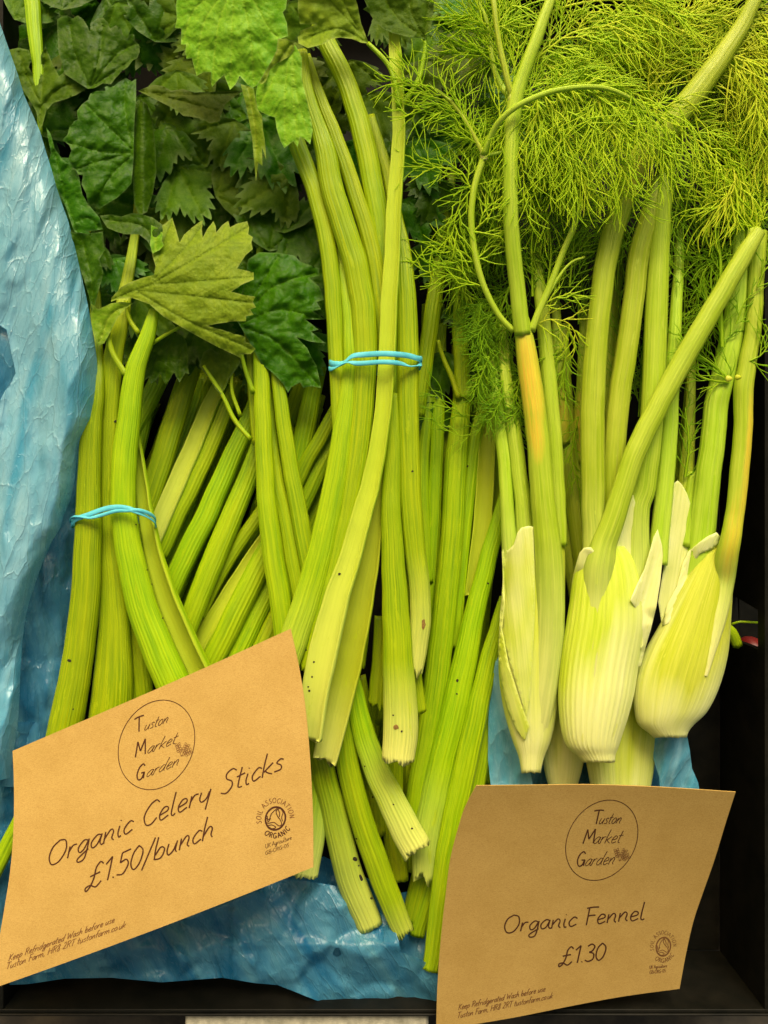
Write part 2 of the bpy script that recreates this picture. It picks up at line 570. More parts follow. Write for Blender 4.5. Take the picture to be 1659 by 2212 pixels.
def leaf(name, outline, mains, mat, parent, zf, spacing=6.0, relief=3.0, thick=True, sec=15.0, label=None, veinw=2.2):
    segs = vein_net(mains, sec)
    extra = [tuple(p) for m, s_ in segs if s_ == 1.0 for p in m]
    V, F, edge = tri_fill(outline, spacing, extra)
    vf, dist = vein_field(V, segs, veinw)
    _seed[0] += 1
    sd = _seed[0] * 3.7
    z = np.zeros(len(V))
    for i, (x, y) in enumerate(V):
        z[i] = zf(x, y) + noise.noise(Vector((x * 0.022, y * 0.022, sd))) * relief * 2.4 + noise.noise(Vector((x * 0.07, y * 0.07, sd))) * relief * 0.9
    z += relief * 0.5 * np.minimum(dist / 14.0, 1.0) - relief * 0.5 * vf
    W = Pn(np.column_stack([V, z]))
    o = mkobj(name, W, F, mat, parent, attrs={'vein': vf, 'edge': edge}, uv=V)
    if label: o['label'] = label
    return o

def gen_leaf_shape(rng, lobes=3):
    """toothed, lobed celery leaflet; base at (0,0), tip at (0,1)"""
    if lobes == 3:
        ax = [0, R(rng.uniform(42, 54)), -R(rng.uniform(42, 54))]; ln = [1.0, rng.uniform(.72, .86), rng.uniform(.72, .86)]; hw = [R(30), R(30), R(30)]
    else:
        ax = [0, R(34), -R(34), R(76), -R(76)]; ln = [1, .93, .9, .68, .66]; hw = [R(22)] * 5
    out = []
    mx = max(ax) + R(34)
    n = 96
    f = rng.uniform(9, 12)
    for i in range(n + 1):
        th = -mx + 2 * mx * i / n
        r = 0
        for a, l, h in zip(ax, ln, hw):
            d = abs(th - a) / h
            r = max(r, l * (1 - 0.42 * d ** 1.5))
        r = max(r, 0.28)
        ph = (th * f / 1.6 * 1.0) % 1.0
        r *= 1 - 0.20 * (abs(ph - 0.35) / 0.65) ** .8 + rng.uniform(-.012, .012)
        e = min(1, (mx - abs(th)) / R(16))
        r *= 0.35 + 0.65 * e
        out.append((math.sin(th) * r, math.cos(th) * r))
    out.append((0, -0.02))
    mains = [[(0, 0.0), (math.sin(a) * l * .5, math.cos(a) * l * .5), (math.sin(a) * l * .93, math.cos(a) * l * .93)] for a, l in zip(ax, ln)]
    return out, mains

def gen_leaf(parent, x, y, z, size, ang, mat, rng, lobes=3, sx=1.0, tilt=0.0, tiltx=0.0, curl=0.15, name='leaf', fold=0.0, spacing=None):
    """ang: degrees, 0 = tip pointing up in the picture, clockwise positive"""
    o, m = gen_leaf_shape(rng, lobes)
    ca, sa = math.cos(R(ang)), math.sin(R(ang))
    def tf(p):
        u, v = p[0] * size * sx, p[1] * size
        return (x + u * ca + v * sa, y + u * sa - v * ca)
    oo = [tf(p) for p in o]
    mm = [[tf(p) for p in q] for q in m]
    def zf(px, py):
        dx, dy = px - x, py - y
        u = dx * ca + dy * sa
        v = dx * sa - dy * ca
        return z + tilt * v + tiltx * u - curl * (v / size) ** 2 * size * 0.6 - curl * (u / size) ** 2 * size + fold * abs(u)
    return leaf(name, oo, mm, mat, parent, zf, spacing=spacing or max(5.0, size / 18), relief=max(2, size * 0.03), sec=size * 0.12)

def ripple(verts, sd, amp, sx, sy):
    return amp

def facets(x0, x1, y0, y1, sx, sy, sd, amp):
    """sharp-edged random folds: a coarse triangulation with random heights"""
    rg = random.Random(sd)
    pts = []
    y = y0 - sy * 1.5
    k = 0
    while y < y1 + sy * 1.5:
        x = x0 - sx * 1.5 + (sx / 2 if k % 2 else 0)
        while x < x1 + sx * 1.5:
            pts.append((x + rg.uniform(-.46, .46) * sx, y + rg.uniform(-.46, .46) * sy))
            x += sx
        y += sy; k += 1
    r_ = delaunay_2d_cdt([Vector((p[0] / sx, p[1] / sy)) for p in pts], [], [], 0, 1e-5)
    V = [Vector((v[0] * sx, v[1] * sy, rg.uniform(-1, 1) * amp)) for v in r_[0]]
    return BVHTree.FromPolygons(V, [tuple(f) for f in r_[2]])
def crumple(name, outline, mat, parent, zf, spacing=6.0, amp=14.0, sx=0.012, sy=0.006, rot=0.0, holes=(), fine=3.0):
    V, F, edge = tri_fill(outline, spacing, None, holes)
    _seed[0] += 1
    sd = _seed[0] * 5.1
    cr, sr = math.cos(rot), math.sin(rot)
    U = np.stack([V[:, 0] * cr - V[:, 1] * sr, V[:, 0] * sr + V[:, 1] * cr], -1)
    bx0, by0 = U.min(0); bx1, by1 = U.max(0)
    lx, ly = 0.62 / sx, 0.62 / sy
    layers = [facets(bx0, bx1, by0, by1, lx, ly, int(sd), amp), facets(bx0, bx1, by0, by1, lx * .42, ly * .42, int(sd) + 1, amp * .26),
              facets(bx0, bx1, by0, by1, lx * .30, ly * .42, int(sd) + 2, amp * .08)]
    z = np.zeros(len(V)); crs = np.zeros(len(V))
    down = Vector((0, 0, -1))
    for i, (u, v) in enumerate(U):
        wx = noise.noise(Vector((u * .02, v * .02, sd))) * 10
        h = 0
        for b_ in layers:
            q = b_.ray_cast(Vector((u + wx, v + wx, 500)), down)
            if q[0] is not None: h += q[0].z
        z[i] = zf(V[i, 0], V[i, 1]) + h
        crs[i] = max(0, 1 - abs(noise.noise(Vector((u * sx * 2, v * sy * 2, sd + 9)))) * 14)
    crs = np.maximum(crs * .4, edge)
    W = Pn(np.column_stack([V, z]))
    return mkobj(name, W, F, mat, parent, attrs={'edge': edge, 'crease': crs}, uv=U)

# ------------------------------------------------------------------ setting
def box(name, x0, x1, y0, y1, z0, z1, mat, parent=None, bevel=0.0):
    """box in scene units (x right, y up, both at true scale)"""
    v = [(x, y, z) for z in (z0, z1) for y in (y0, y1) for x in (x0, x1)]
    f = [(0, 2, 3, 1), (4, 5, 7, 6), (0, 1, 5, 4), (2, 6, 7, 3), (0, 4, 6, 2), (1, 3, 7, 5)]
    v = np.array(v) * S
    o = mkobj(name, v, f, mat, parent, smooth=False)
    if bevel:
        b = o.modifiers.new('bevel', 'BEVEL'); b.width = bevel * S; b.segments = 3
    return o
FZ = -275.0
g = box('ground', -9000, 9000, -9000, 9000, FZ - 60, FZ - 22, MAT['ground'])
tag(g, kind='structure')

# crate
crate = empty('plastic_crate', P(829, 1106, FZ), 'black plastic crate holding the celery and the fennel', 'crate')
XW, YB, YT, ZR = 842.0, -1100.0, 1340.0, -40.0
def cb(name, *a, **k):
    return box(name, *a, MAT['crate'], crate, **k)
cb('crate_floor', -XW, XW, YB, YT, FZ - 14, FZ, bevel=2)
cb('side_wall', -XW - 16, -XW, YB, YT, FZ, ZR, bevel=2)
# right wall, built round its hand hole
def wall_hole():
    hz0, hz1 = -212.0, -72.0
    k0, k1 = (D + 212) / D, (D + 72) / D
    hy_top, hy_bot = -(1312 - CY) * k1 - 0, -(1402 - CY) * k1
    y0, y1 = hy_bot, hy_top
    v = []; f = []
    for xx in (XW, XW + 16):
        v += [(xx, YB, FZ), (xx, YT, FZ), (xx, YT, ZR), (xx, YB, ZR), (xx, y0, hz0 + 14), (xx, y1 + 16, hz0), (xx, y1 - 6, hz1), (xx, y0, hz1)]
    for i in (0,):
        ring = [(0, 1, 5, 4), (1, 2, 6, 5), (2, 3, 7, 6), (3, 0, 4, 7)]
        f += [tuple(r) for r in ring]
        f += [tuple(x + 8 for x in r[::-1]) for r in ring]
    f += [(4, 5, 13, 12), (5, 6, 14, 13), (6, 7, 15, 14), (7, 4, 12, 15), (3, 2, 10, 11)]
    return mkobj('side_wall', np.array(v) * S, f, MAT['crate'], crate, smooth=False)
wall_hole()
cb('end_wall', -XW - 16, XW + 16, YB - 8, YB, FZ, ZR, bevel=2)
cb('end_wall', -XW - 16, XW + 16, YT, YT + 16, FZ, ZR, bevel=2)
cb('rim', -XW - 34, XW + 34, YB - 14, YB - 8.5, ZR - 22, ZR + 3, bevel=5)
cb('rim', XW + 16.5, XW + 34, YB - 8, YT, ZR - 22, ZR + 3, bevel=5)
# stone slab in front
sl = box('stone_slab', -445, 100, -1620, -1116, FZ - 21, -52, MAT['slab'], None, bevel=12)
tag(sl, 'pale speckled stone slab just outside the crate at the bottom edge', 'slab')

nb = empty('plastic_crate', P(1700, 1100, FZ), 'second black crate beyond the hand hole on the right edge', 'crate')
box('crate_floor', XW + 40, XW + 600, YB, YT, FZ - 14, FZ, MAT['crate'], nb, bevel=2)
box('side_wall', XW + 600, XW + 616, YB, YT, FZ, ZR, MAT['crate'], nb, bevel=2)
box('side_wall', XW + 36, XW + 39.5, YB, YT, FZ, FZ + 30, MAT['crate'], nb)
# a red vegetable and a cut green stem seen through the hand hole
def blob(name, c, r, mat, parent=None, seg=20, squash=(1, 1, 1), lobes=0):
    v = []; f = []
    for i in range(seg + 1):
        th = math.pi * i / seg
        for j in range(seg * 2):
            ph = math.pi * j / seg
            k = 1 + (0.08 * math.cos(ph * lobes) if lobes else 0)
            v.append((c[0] + r * squash[0] * k * math.sin(th) * math.cos(ph), c[1] + r * squash[1] * k * math.sin(th) * math.sin(ph), c[2] + r * squash[2] * math.cos(th)))
    for i in range(seg):
        for j in range(seg * 2):
            a = i * seg * 2 + j; b = i * seg * 2 + (j + 1) % (seg * 2)
            f.append((a, a + seg * 2, b + seg * 2, b))
    return mkobj(name, np.array(v), f, mat, parent)
rc = Vector((905, -338, -215)) * S
rp = empty('red_pepper', rc, 'shiny red vegetable glimpsed through the hand hole of the crate', 'vegetable')
blob('pepper_body', (rc.x, rc.y - 0.003, rc.z - 0.004), 0.011, MAT['red'], rp, lobes=3)
sweep('pepper_stem', [(1640, 1345, -120, 5), (1600, 1343, -115, 5), (1578, 1350, -125, 5)], MAT['celery'], rp, kind='round', ribp=5)
sweep('pepper_calyx', [(1560, 1352, -110, 20), (1580, 1366, -112, 24), (1594, 1396, -118, 22)], MAT['celery'], rp, kind='round', ribp=6)

# ------------------------------------------------------------------ celery
C = F_ = None
CG = 'bunches of celery heaped in the crate'
def bunch(x, y, z, label):
    return empty('celery_bunch', P(x, y, z), label, 'celery', CG)
def st(par, pts, z=None, **k):
    """stalk; pts (x, y, w) with a common z or (x, y, z, w)"""
    if z is not None:
        if isinstance(z, (int, float)): z = (z, z)
        n = len(pts)
        pts = [p if len(p) == 4 else (p[0], p[1], z[0] + (z[1] - z[0]) * i / (n - 1), p[2]) for i, p in enumerate(pts)]
    if par is C or par is F_:
        pts = [(p[0], p[1], p[2] - 38, p[3]) for p in pts]      # these bunches lie deep in the crate
    return sweep('stalk', pts, MAT['celery'], par, **k)
def petiole(par, pts, z=0, name='leaf_stem', **k):
    pts = [(p[0], p[1], z, p[2]) if len(p) == 3 else p for p in pts]
    return sweep(name, pts, MAT['celery'], par, kind='round', flat=0.45, ribp=8, ragged=0, **k)
def speck(par, x, y, r, zt, mat='soil', name='soil_speck', ang=0, ar=1.0):
    """thin flake lying on whatever stalk is under it"""
    rg = random.Random(int(x * 7 + y))
    pts = []
    for i in range(11):
        a = 2 * math.pi * i / 11
        rr = r * rg.uniform(.65, 1.2)
        u, v = math.cos(a) * rr, math.sin(a) * rr * ar
        pts.append((x + u * math.cos(ang) - v * math.sin(ang), y + u * math.sin(ang) + v * math.cos(ang)))
    hit = None
    V = []
    dg = bvh_cache(par)
    for (px, py) in pts + [(x, y)]:
        o = Vector((0, 0, D * S)); d = (P(px, py, 0) - o).normalized()
        h = dg.ray_cast(o, d)
        if h[0] is None: return None
        V.append(h[0] - d * (S * (0.7 if len(V) < 11 else 1.2)))
    n = len(pts)
    F = [(i, (i + 1) % n, n) for i in range(n)]
    pr = par
    return mkobj(name, np.array([tuple(v) for v in V]), F, MAT[mat], pr, smooth=True)
_bv = {}
def bvh_cache(par):
    if par.name in _bv: return _bv[par.name]
    vs_, fs_ = [], []
    for ch in COL.objects:
        if ch.parent == par and ch.type == 'MESH' and ch.name.startswith(('stalk', 'bulb')):
            off = len(vs_)
            L = parent_loc(par)
            vs_ += [v.co + L for v in ch.data.vertices]
            fs_ += [tuple(i + off for i in p.vertices) for p in ch.data.polygons]
    _bv[par.name] = BVHTree.FromPolygons(vs_, fs_)
    return _bv[par.name]

# --- bunch B: front centre, blue band
B = bunch(810, 780, 40, 'bright yellow-green celery bunch held by the upper blue rubber band')
st(B, [(628, 270, 36), (645, 320, 38), (676, 400, 38), (702, 500, 38), (717, 600, 38), (724, 700, 37), (729, 800, 36), (734, 900, 36), (740, 1000, 34)], z=(20, 30))
st(B, [(690, 430, 0, 14), (722, 520, 8, 20), (748, 620, 26, 26), (757, 740, 38, 30), (755, 820, 38, 34), (742, 920, 44), (728, 1020, 50), (712, 1106, 54), (689, 1206, 58), (664, 1293, 60), (637, 1373, 62), (610, 1450, 64), (590, 1500, 62)], z=(38, 44), pale=0.35, palefrom=0.75)
st(B, [(652, 110, 24), (664, 200, 30), (685, 270, 36), (704, 330, 46), (716, 400, 50), (740, 480, 52), (765, 560, 54), (783, 653, 54), (789, 753, 54), (788, 800, 52), (782, 900, 50), (770, 1000, 50), (752, 1106, 48), (728, 1210, 46), (700, 1330, 46), (668, 1450, 42)], z=(40, 38))
st(B, [(662, 120, 18), (690, 205, 24), (716, 270, 29), (745, 350, 33), (778, 450, 36), (806, 550, 38), (822, 650, 38), (830, 750, 34), (836, 850, 34)], z=(26, 24))
st(B, [(690, 50, 36), (707, 95, 40), (735, 150, 42), (756, 200, 43), (785, 300, 46), (806, 400, 46), (823, 500, 46), (840, 620, 46), (850, 760, 44), (852, 900, 40)], z=(12, 16))
st(B, [(852, 60, 26), (854, 120, 27), (861, 233, 28), (860, 333, 31), (851, 450, 34), (848, 553, 36), (841, 653, 38), (837, 753, 38), (831, 853, 38), (824, 920, 38), (813, 986, 40), (800, 1053, 43), (784, 1106, 46), (757, 1206, 50), (728, 1293, 58), (700, 1406, 66), (680, 1506, 62), (668, 1600, 58)],
   z=(56, 66), roll=160, flat=.30, pale=0.6, palefrom=0.6)
st(B, [(800, 250, -10, 20), (836, 370, 0, 26), (858, 480, 16, 30), (872, 553, 26, 34), (877, 620, 40), (881, 720, 46), (881, 853, 48), (884, 986, 46), (889, 1106, 47), (897, 1190, 46), (906, 1273, 46), (908, 1340, 46), (902, 1400, 42), (897, 1450, 34)], z=(30, 34), pale=0.75, palefrom=0.78, ragged=14)
st(B, [(818, 1010, 28), (810, 1120, 32), (800, 1206, 42), (785, 1273, 52), (765, 1373, 60), (742, 1473, 64), (720, 1563, 62), (702, 1646, 54)], z=(34, 30), roll=172, pale=0.7, palefrom=0.7, ragged=9)
st(B, [(848, 850, 24), (850, 953, 32), (845, 1050, 40), (844, 1106, 44), (849, 1206, 50), (856, 1340, 60), (862, 1473, 70), (866, 1573, 76), (860, 1642, 70)], z=(34, 52), pale=0.95, palefrom=0.72, ragged=7, flat=0.33)
st(B, [(870, 1200, 26), (880, 1330, 34), (892, 1450, 36), (905, 1540, 34)], z=(2, 0), ragged=5)
petiole(B, [(862, 232, 14), (856, 190, 11), (843, 148, 10), (820, 118, 10), (795, 93, 9)], z=60)
petiole(B, [(866, 232, 14), (885, 205, 12), (906, 165, 11), (918, 110, 10), (917, 70, 8)], z=56)
speck(B, 856, 1571, 6, 60, 'bruise', 'bruise'); speck(B, 915, 1350, 12, 60, 'bruise', 'bruise', R(95), .45)
speck(B, 733, 1240, 3.5, 60)
for x, y, r in ((678, 1430, 2.2), (674, 1462, 2.6), (668, 1492, 3), (666, 1484, 2), (661, 1404, 2), (849, 1545, 2), (868, 1580, 2.5), (891, 1018, 2.4)):
    speck(B, x, y, r, 60)

# --- bunch A: left, blue band
A = bunch(245, 1110, 20, 'green celery bunch held by the lower blue rubber band beside the blue bag')
st(A, [(190, 500, -90, 12), (205, 600, -60, 20), (206, 720, -16, 28), (206, 830, 16, 40), (198, 920, 22, 46), (193, 1020, 50), (192, 1086, 54), (191, 1140, 58), (186, 1273, 62), (175, 1373, 64), (160, 1473, 68), (141, 1573, 74), (125, 1650, 74)], z=(22, 22))
st(A, [(300, 420, -100, 14), (290, 520, -60, 20), (276, 600, -26, 26), (262, 686, 34), (243, 786, 42), (236, 886, 42), (233, 986, 42), (232, 1086, 42), (234, 1173, 46), (243, 1273, 54), (247, 1373, 70), (244, 1473, 86), (236, 1560, 90)], z=(2, -6), flat=0.3)
st(A, [(334, 670, 22), (320, 720, 32), (304, 765, 38), (290, 813, 44), (281, 886, 48), (270, 986, 54), (267, 1086, 54), (271, 1140, 56), (283, 1206, 60), (306, 1306, 66), (330, 1373, 70), (358, 1440, 74), (400, 1530, 76)], z=(30, 36))
st(A, [(276, 780, -20, 12), (284, 890, 4, 18), (300, 1000, 30), (315, 1106, 38), (335, 1206, 46), (367, 1306, 56), (410, 1406, 60), (455, 1500, 62)], z=(6, 10), roll=150, flat=0.36)
st(A, [(262, 1150, 40), (285, 1300, 46), (300, 1440, 50), (310, 1540, 50)], z=(-34, -40))
petiole(A, [(231, 690, 9), (234, 725, 11), (246, 768, 12), (274, 812, 14)], z=34)
petiole(A, [(272, 650, 9), (280, 690, 10), (300, 722, 11)], z=22)
petiole(A, [(328, 742, 9), (360, 722, 7), (390, 705, 6)], z=22)
speck(A, 150, 1427, 5.5, 40, ang=.3, ar=.5); speck(A, 249, 910, 3, 40)
for x, y, r in ((352, 1335, 2.2), (328, 1262, 2), (318, 1231, 1.8), (294, 1133, 1.8), (158, 1532, 1.8)):
    speck(A, x, y, r, 40)

# --- bunch C: the fan behind
C = bunch(450, 1100, -90, 'celery bunch lying deep behind the card, its stalks fanned out up to the right')
for pts, z, k in [
    ([(425, 770, 38), (405, 820, 42), (370, 930, 48), (335, 1040, 48), (300, 1140, 46)], (-95, -60), {}),
    ([(486, 806, 30), (452, 880, 36), (416, 966, 40), (384, 1040, 42), (354, 1110, 42), (324, 1180, 40)], (-80, -45), dict(roll=165, pale=.5, palefrom=.0)),
    ([(515, 820, 28), (493, 870, 32), (460, 953, 36), (422, 1036, 38), (386, 1106, 40), (345, 1200, 38)], (-88, -60), {}),
    ([(560, 840, 30), (540, 900, 36), (502, 985, 42), (452, 1100, 48), (402, 1200, 48), (362, 1290, 46)], (-78, -40), {}),
    ([(580, 900, 34), (548, 1000, 42), (505, 1106, 48), (463, 1206, 50), (425, 1300, 48), (395, 1380, 46)], (-62, -30), {}),
    ([(640, 1010, 24), (600, 1060, 27), (553, 1122, 30), (505, 1190, 31), (465, 1258, 30), (430, 1330, 30)], (-70, -60), {}),
    ([(625, 1090, 28), (590, 1140, 32), (545, 1208, 36), (490, 1293, 38), (440, 1375, 38), (400, 1450, 38)], (-74, -50), dict(roll=160)),
    ([(640, 1080, 36), (600, 1145, 44), (556, 1232, 50), (510, 1325, 52), (465, 1415, 50), (425, 1490, 46)], (-60, -34), {}),
    ([(640, 1170, 32), (600, 1240, 38), (562, 1312, 42), (525, 1390, 42), (488, 1466, 40)], (-78, -50), {}),
    ([(650, 1230, 32), (615, 1300, 38), (580, 1370, 40), (545, 1440, 40)], (-70, -50), {}),
    ([(690, 790, 34), (674, 850, 40), (660, 920, 44), (644, 1000, 44), (622, 1100, 42)], (-85, -80), dict(roll=20)),
    ([(745, 845, 24), (704, 925, 30), (668, 988, 32), (632, 1060, 32)], (-60, -70), {}),
    ([(730, 920, 30), (700, 990, 36), (665, 1065, 38), (625, 1150, 38)], (-90, -84), {}),
    ([(560, 900, 30), (500, 1030, 34), (430, 1160, 36), (370, 1300, 36)], (-130, -110), {}),
    ([(480, 830, 34), (420, 960, 38), (350, 1090, 40), (300, 1200, 40)], (-150, -130), {}),
    ([(660, 1000, 34), (590, 1180, 38), (520, 1330, 40), (460, 1460, 40)], (-130, -110), {}),
    ([(700, 1050, 34), (660, 1150, 38), (600, 1300, 40), (560, 1440, 40)], (-125, -110), {}),
]:
    st(C, pts, z=z, **k)
rgc = random.Random(3)
for k in range(24):
    x0_ = rgc.uniform(300, 760); y0_ = rgc.uniform(760, 900) + max(0, x0_ - 500) * .3
    x1_ = x0_ - rgc.uniform(120, 260); y1_ = y0_ + rgc.uniform(420, 620)
    z_ = rgc.uniform(-200, -120); w_ = rgc.uniform(36, 48)
    st(C, [(x0_, y0_, w_ * .8), ((x0_ + x1_) / 2 + rgc.uniform(-12, 12), (y0_ + y1_) / 2, w_), (x1_, y1_, w_)], z=(z_ - 20, z_ + 20), step=20)
# --- bunch Dd: pale upright stalks between
Db = bunch(590, 1000, -30, 'slim upright celery stalks topped by a large glossy dark leaf')
st(Db, [(556, 700, 24), (563, 770, 32), (566, 850, 36), (570, 950, 38), (574, 1050, 41), (579, 1106, 43), (591, 1206, 46), (606, 1300, 47), (618, 1390, 46)], z=(-28, -14))
st(Db, [(594, 760, 24), (602, 836, 30), (614, 920, 34), (630, 1020, 36), (646, 1106, 38), (664, 1200, 39), (684, 1290, 38)], z=(-34, -22))
st(Db, [(575, 790, -60, 18), (585, 930, -50, 24), (598, 1040, 32), (614, 1106, 36), (632, 1206, 40), (650, 1300, 40)], z=(-48, -38))
st(Db, [(530, 700, -60, 14), (540, 760, -52, 16), (545, 840, 20), (556, 960, 24)], z=(-50, -46))
petiole(Db, [(440, 790, 8), (478, 850, 9), (505, 905, 10), (542, 950, 11)], z=-20)
petiole(Db, [(520, 760, 8), (530, 800, 9), (548, 850, 11)], z=-20)
petiole(Db, [(500, 800, 7), (502, 850, 8), (520, 900, 9)], z=-30)

# --- bunch E: lower centre, cut ends
E = bunch(780, 1800, -40, 'celery bunch between the two cards with pale cut ends pointing at the blue bag')
st(E, [(672, 1540, 44), (696, 1650, 50), (722, 1760, 56), (746, 1860, 60), (768, 1925, 62), (800, 2000, 56)], z=(-36, -70), pale=.55, palefrom=.3)
st(E, [(728, 1480, 38), (742, 1580, 46), (753, 1659, 50), (778, 1759, 52), (812, 1859, 54), (846, 1950, 52), (872, 2012, 46)], z=(-20, -54), pale=.35, palefrom=.85, ragged=10)
st(E, [(752, 1420, 26), (766, 1490, 36), (782, 1570, 48), (812, 1659, 56), (844, 1725, 62), (874, 1788, 68), (898, 1832, 70)], z=(-16, -14), pale=.85, palefrom=.35, ragged=12, flat=.3)
st(E, [(955, 1640, 40), (948, 1740, 46), (932, 1830, 54), (912, 1910, 56), (892, 1990, 52)], z=(-120, -130))
st(E, [(960, 1800, 30), (935, 1900, 34), (912, 1975, 36), (900, 2020, 36)], z=(-110, -120))
st(E, [(690, 1640, 44), (684, 1720, 50), (672, 1810, 58), (654, 1890, 66)], z=(-60, -40), pale=.85, palefrom=.2, ragged=8, flat=.28)
st(E, [(790, 1280, 26), (782, 1360, 32), (772, 1440, 34)], z=(-44, -46), ragged=12)
st(E, [(822, 1330, 26), (820, 1420, 34), (812, 1525, 36)], z=(-34, -36), ragged=10)
st(E, [(770, 1460, 40), (790, 1580, 44), (806, 1690, 46), (815, 1800, 46)], z=(-95, -105))
st(E, [(845, 1500, 40), (850, 1640, 44), (848, 1760, 46), (860, 1900, 46)], z=(-100, -110))
speck(E, 768, 1855, 6, -40); speck(E, 775, 1870, 2.2, -40); speck(E, 780, 1896, 7, -40, ang=1.2, ar=.6); speck(E, 803, 1940, 3, -40)
for x, y, r in ((805, 1722, 2.4), (850, 1738, 2), (890, 1790, 2.5), (788, 1655, 2), (770, 1812, 2)):
    speck(E, x, y, r, -20)

# --- bunch F: right column
F_ = bunch(985, 1200, -60, 'celery bunch left of the fennel, its longest stalk ending beside the fennel card')
st(F_, [(985, 300, -80, 14), (975, 400, -60, 18), (962, 480, -50, 24), (950, 560, -48, 28), (937, 653, 36), (926, 730, 36), (914, 820, 34), (903, 900, 30)], z=(-50, -40), roll=20)
st(F_, [(1000, 440, -90, 18), (994, 520, -70, 24), (990, 620, -60, 29), (992, 703, -60, 32), (998, 800, 34), (998, 850, 38), (995, 900, 42), (986, 986, 48), (980, 1106, 50), (973, 1206, 51), (962, 1306, 52), (951, 1406, 53), (938, 1506, 53), (922, 1606, 52), (905, 1700, 50), (895, 1780, 48)], z=(-60, -52))
st(F_, [(1070, 700, -90, 16), (1052, 850, -68, 24), (1028, 940, 30), (1014, 1040, 33), (1004, 1120, 34), (996, 1200, 34), (988, 1300, 32), (985, 1400, 30)], z=(-66, -72))
st(F_, [(1062, 700, -90, 18), (1052, 820, -64, 26), (1054, 900, 34), (1051, 986, 38), (1044, 1106, 40), (1032, 1206, 38), (1020, 1290, 34)], z=(-60, -64), roll=175)
st(F_, [(1092, 1070, 28), (1073, 1139, 34), (1054, 1206, 39), (1038, 1273, 42), (1021, 1340, 46), (1001, 1440, 54), (979, 1540, 58), (954, 1640, 58), (932, 1740, 58), (918, 1820, 56), (915, 1895, 48)], z=(-40, -40), pale=.6, palefrom=.7, ragged=16)
st(F_, [(1092, 1290, 26), (1074, 1356, 34), (1052, 1440, 42), (1030, 1540, 48), (1004, 1659, 52), (982, 1759, 52), (963, 1859, 50), (949, 1959, 46), (937, 2059, 42), (930, 2094, 38)], z=(-46, -20), ragged=3)
st(F_, [(1088, 1380, 32), (1066, 1480, 42), (1046, 1580, 48), (1024, 1690, 50), (1008, 1790, 50), (1000, 1860, 48)], z=(-74, -60))
st(F_, [(1060, 1480, 26), (1054, 1580, 28), (1050, 1690, 28)], z=(-100, -100))
st(F_, [(955, 700, -110, 20), (948, 860, -92, 28), (944, 960, 31), (940, 1060, 32), (935, 1180, 32), (926, 1300, 32), (915, 1400, 30)], z=(-90, -86))
st(F_, [(935, 740, -110, 20), (922, 900, -86, 24), (914, 1000, 26), (914, 1120, 28), (922, 1260, 30)], z=(-84, -80))
st(F_, [(1090, 740, -120, 20), (1085, 900, -110, 24), (1078, 1000, 28), (1068, 1120, 30), (1050, 1250, 32)], z=(-110, -110))
st(F_, [(970, 900, 34), (965, 1100, 38), (955, 1300, 40), (930, 1500, 40), (900, 1700, 40)], z=(-130, -130))
st(F_, [(1010, 1000, 34), (1000, 1200, 38), (990, 1400, 40), (960, 1600, 40)], z=(-125, -125))
st(F_, [(880, 1400, 30), (885, 1560, 36), (890, 1720, 40), (880, 1880, 40)], z=(-90, -90))
for k in range(14):
    x0_ = rgc.uniform(900, 1110); y0_ = rgc.uniform(640, 900)
    z_ = rgc.uniform(-200, -130); w_ = rgc.uniform(34, 46)
    st(F_, [(x0_, y0_, w_ * .7), (x0_ - rgc.uniform(0, 50), y0_ + 400, w_), (x0_ - rgc.uniform(60, 150), y0_ + 850, w_)], z=(z_ - 10, z_ + 10), step=20)
petiole(F_, [(946, 735, 8), (960, 780, 10), (978, 822, 12), (992, 862, 14)], z=-78)
petiole(F_, [(1030, 815, 8), (1016, 835, 9), (1004, 860, 11)], z=-78)
speck(F_, 988, 1470, 3.5, -20); speck(F_, 987, 1499, 2.2, -20); speck(F_, 1054, 1260, 2.4, -20); speck(F_, 1010, 1007, 2.4, -20)

# --- stray stalk behind the left card
G0 = bunch(10, 1840, -20, 'single bright celery stalk poking out behind the left edge of the left card')
st(G0, [(80, 1700, 34), (40, 1780, 34), (4, 1850, 34), (-30, 1920, 34)], z=(30, 30))

# ------------------------------------------------------------------ celery leaves
rng = random.Random(4)
def plane(x0, y0, z0, ax=0, ay=0, cxx=0, cyy=0):
    return lambda x, y: z0 + ax * (x - x0) + ay * (y - y0) + cxx * (x - x0) ** 2 / 100 + cyy * (y - y0) ** 2 / 100
LB, LP, LD, LO = MAT['leaf_bright'], MAT['leaf_pale'], MAT['leaf_dark'], MAT['leaf_olive']
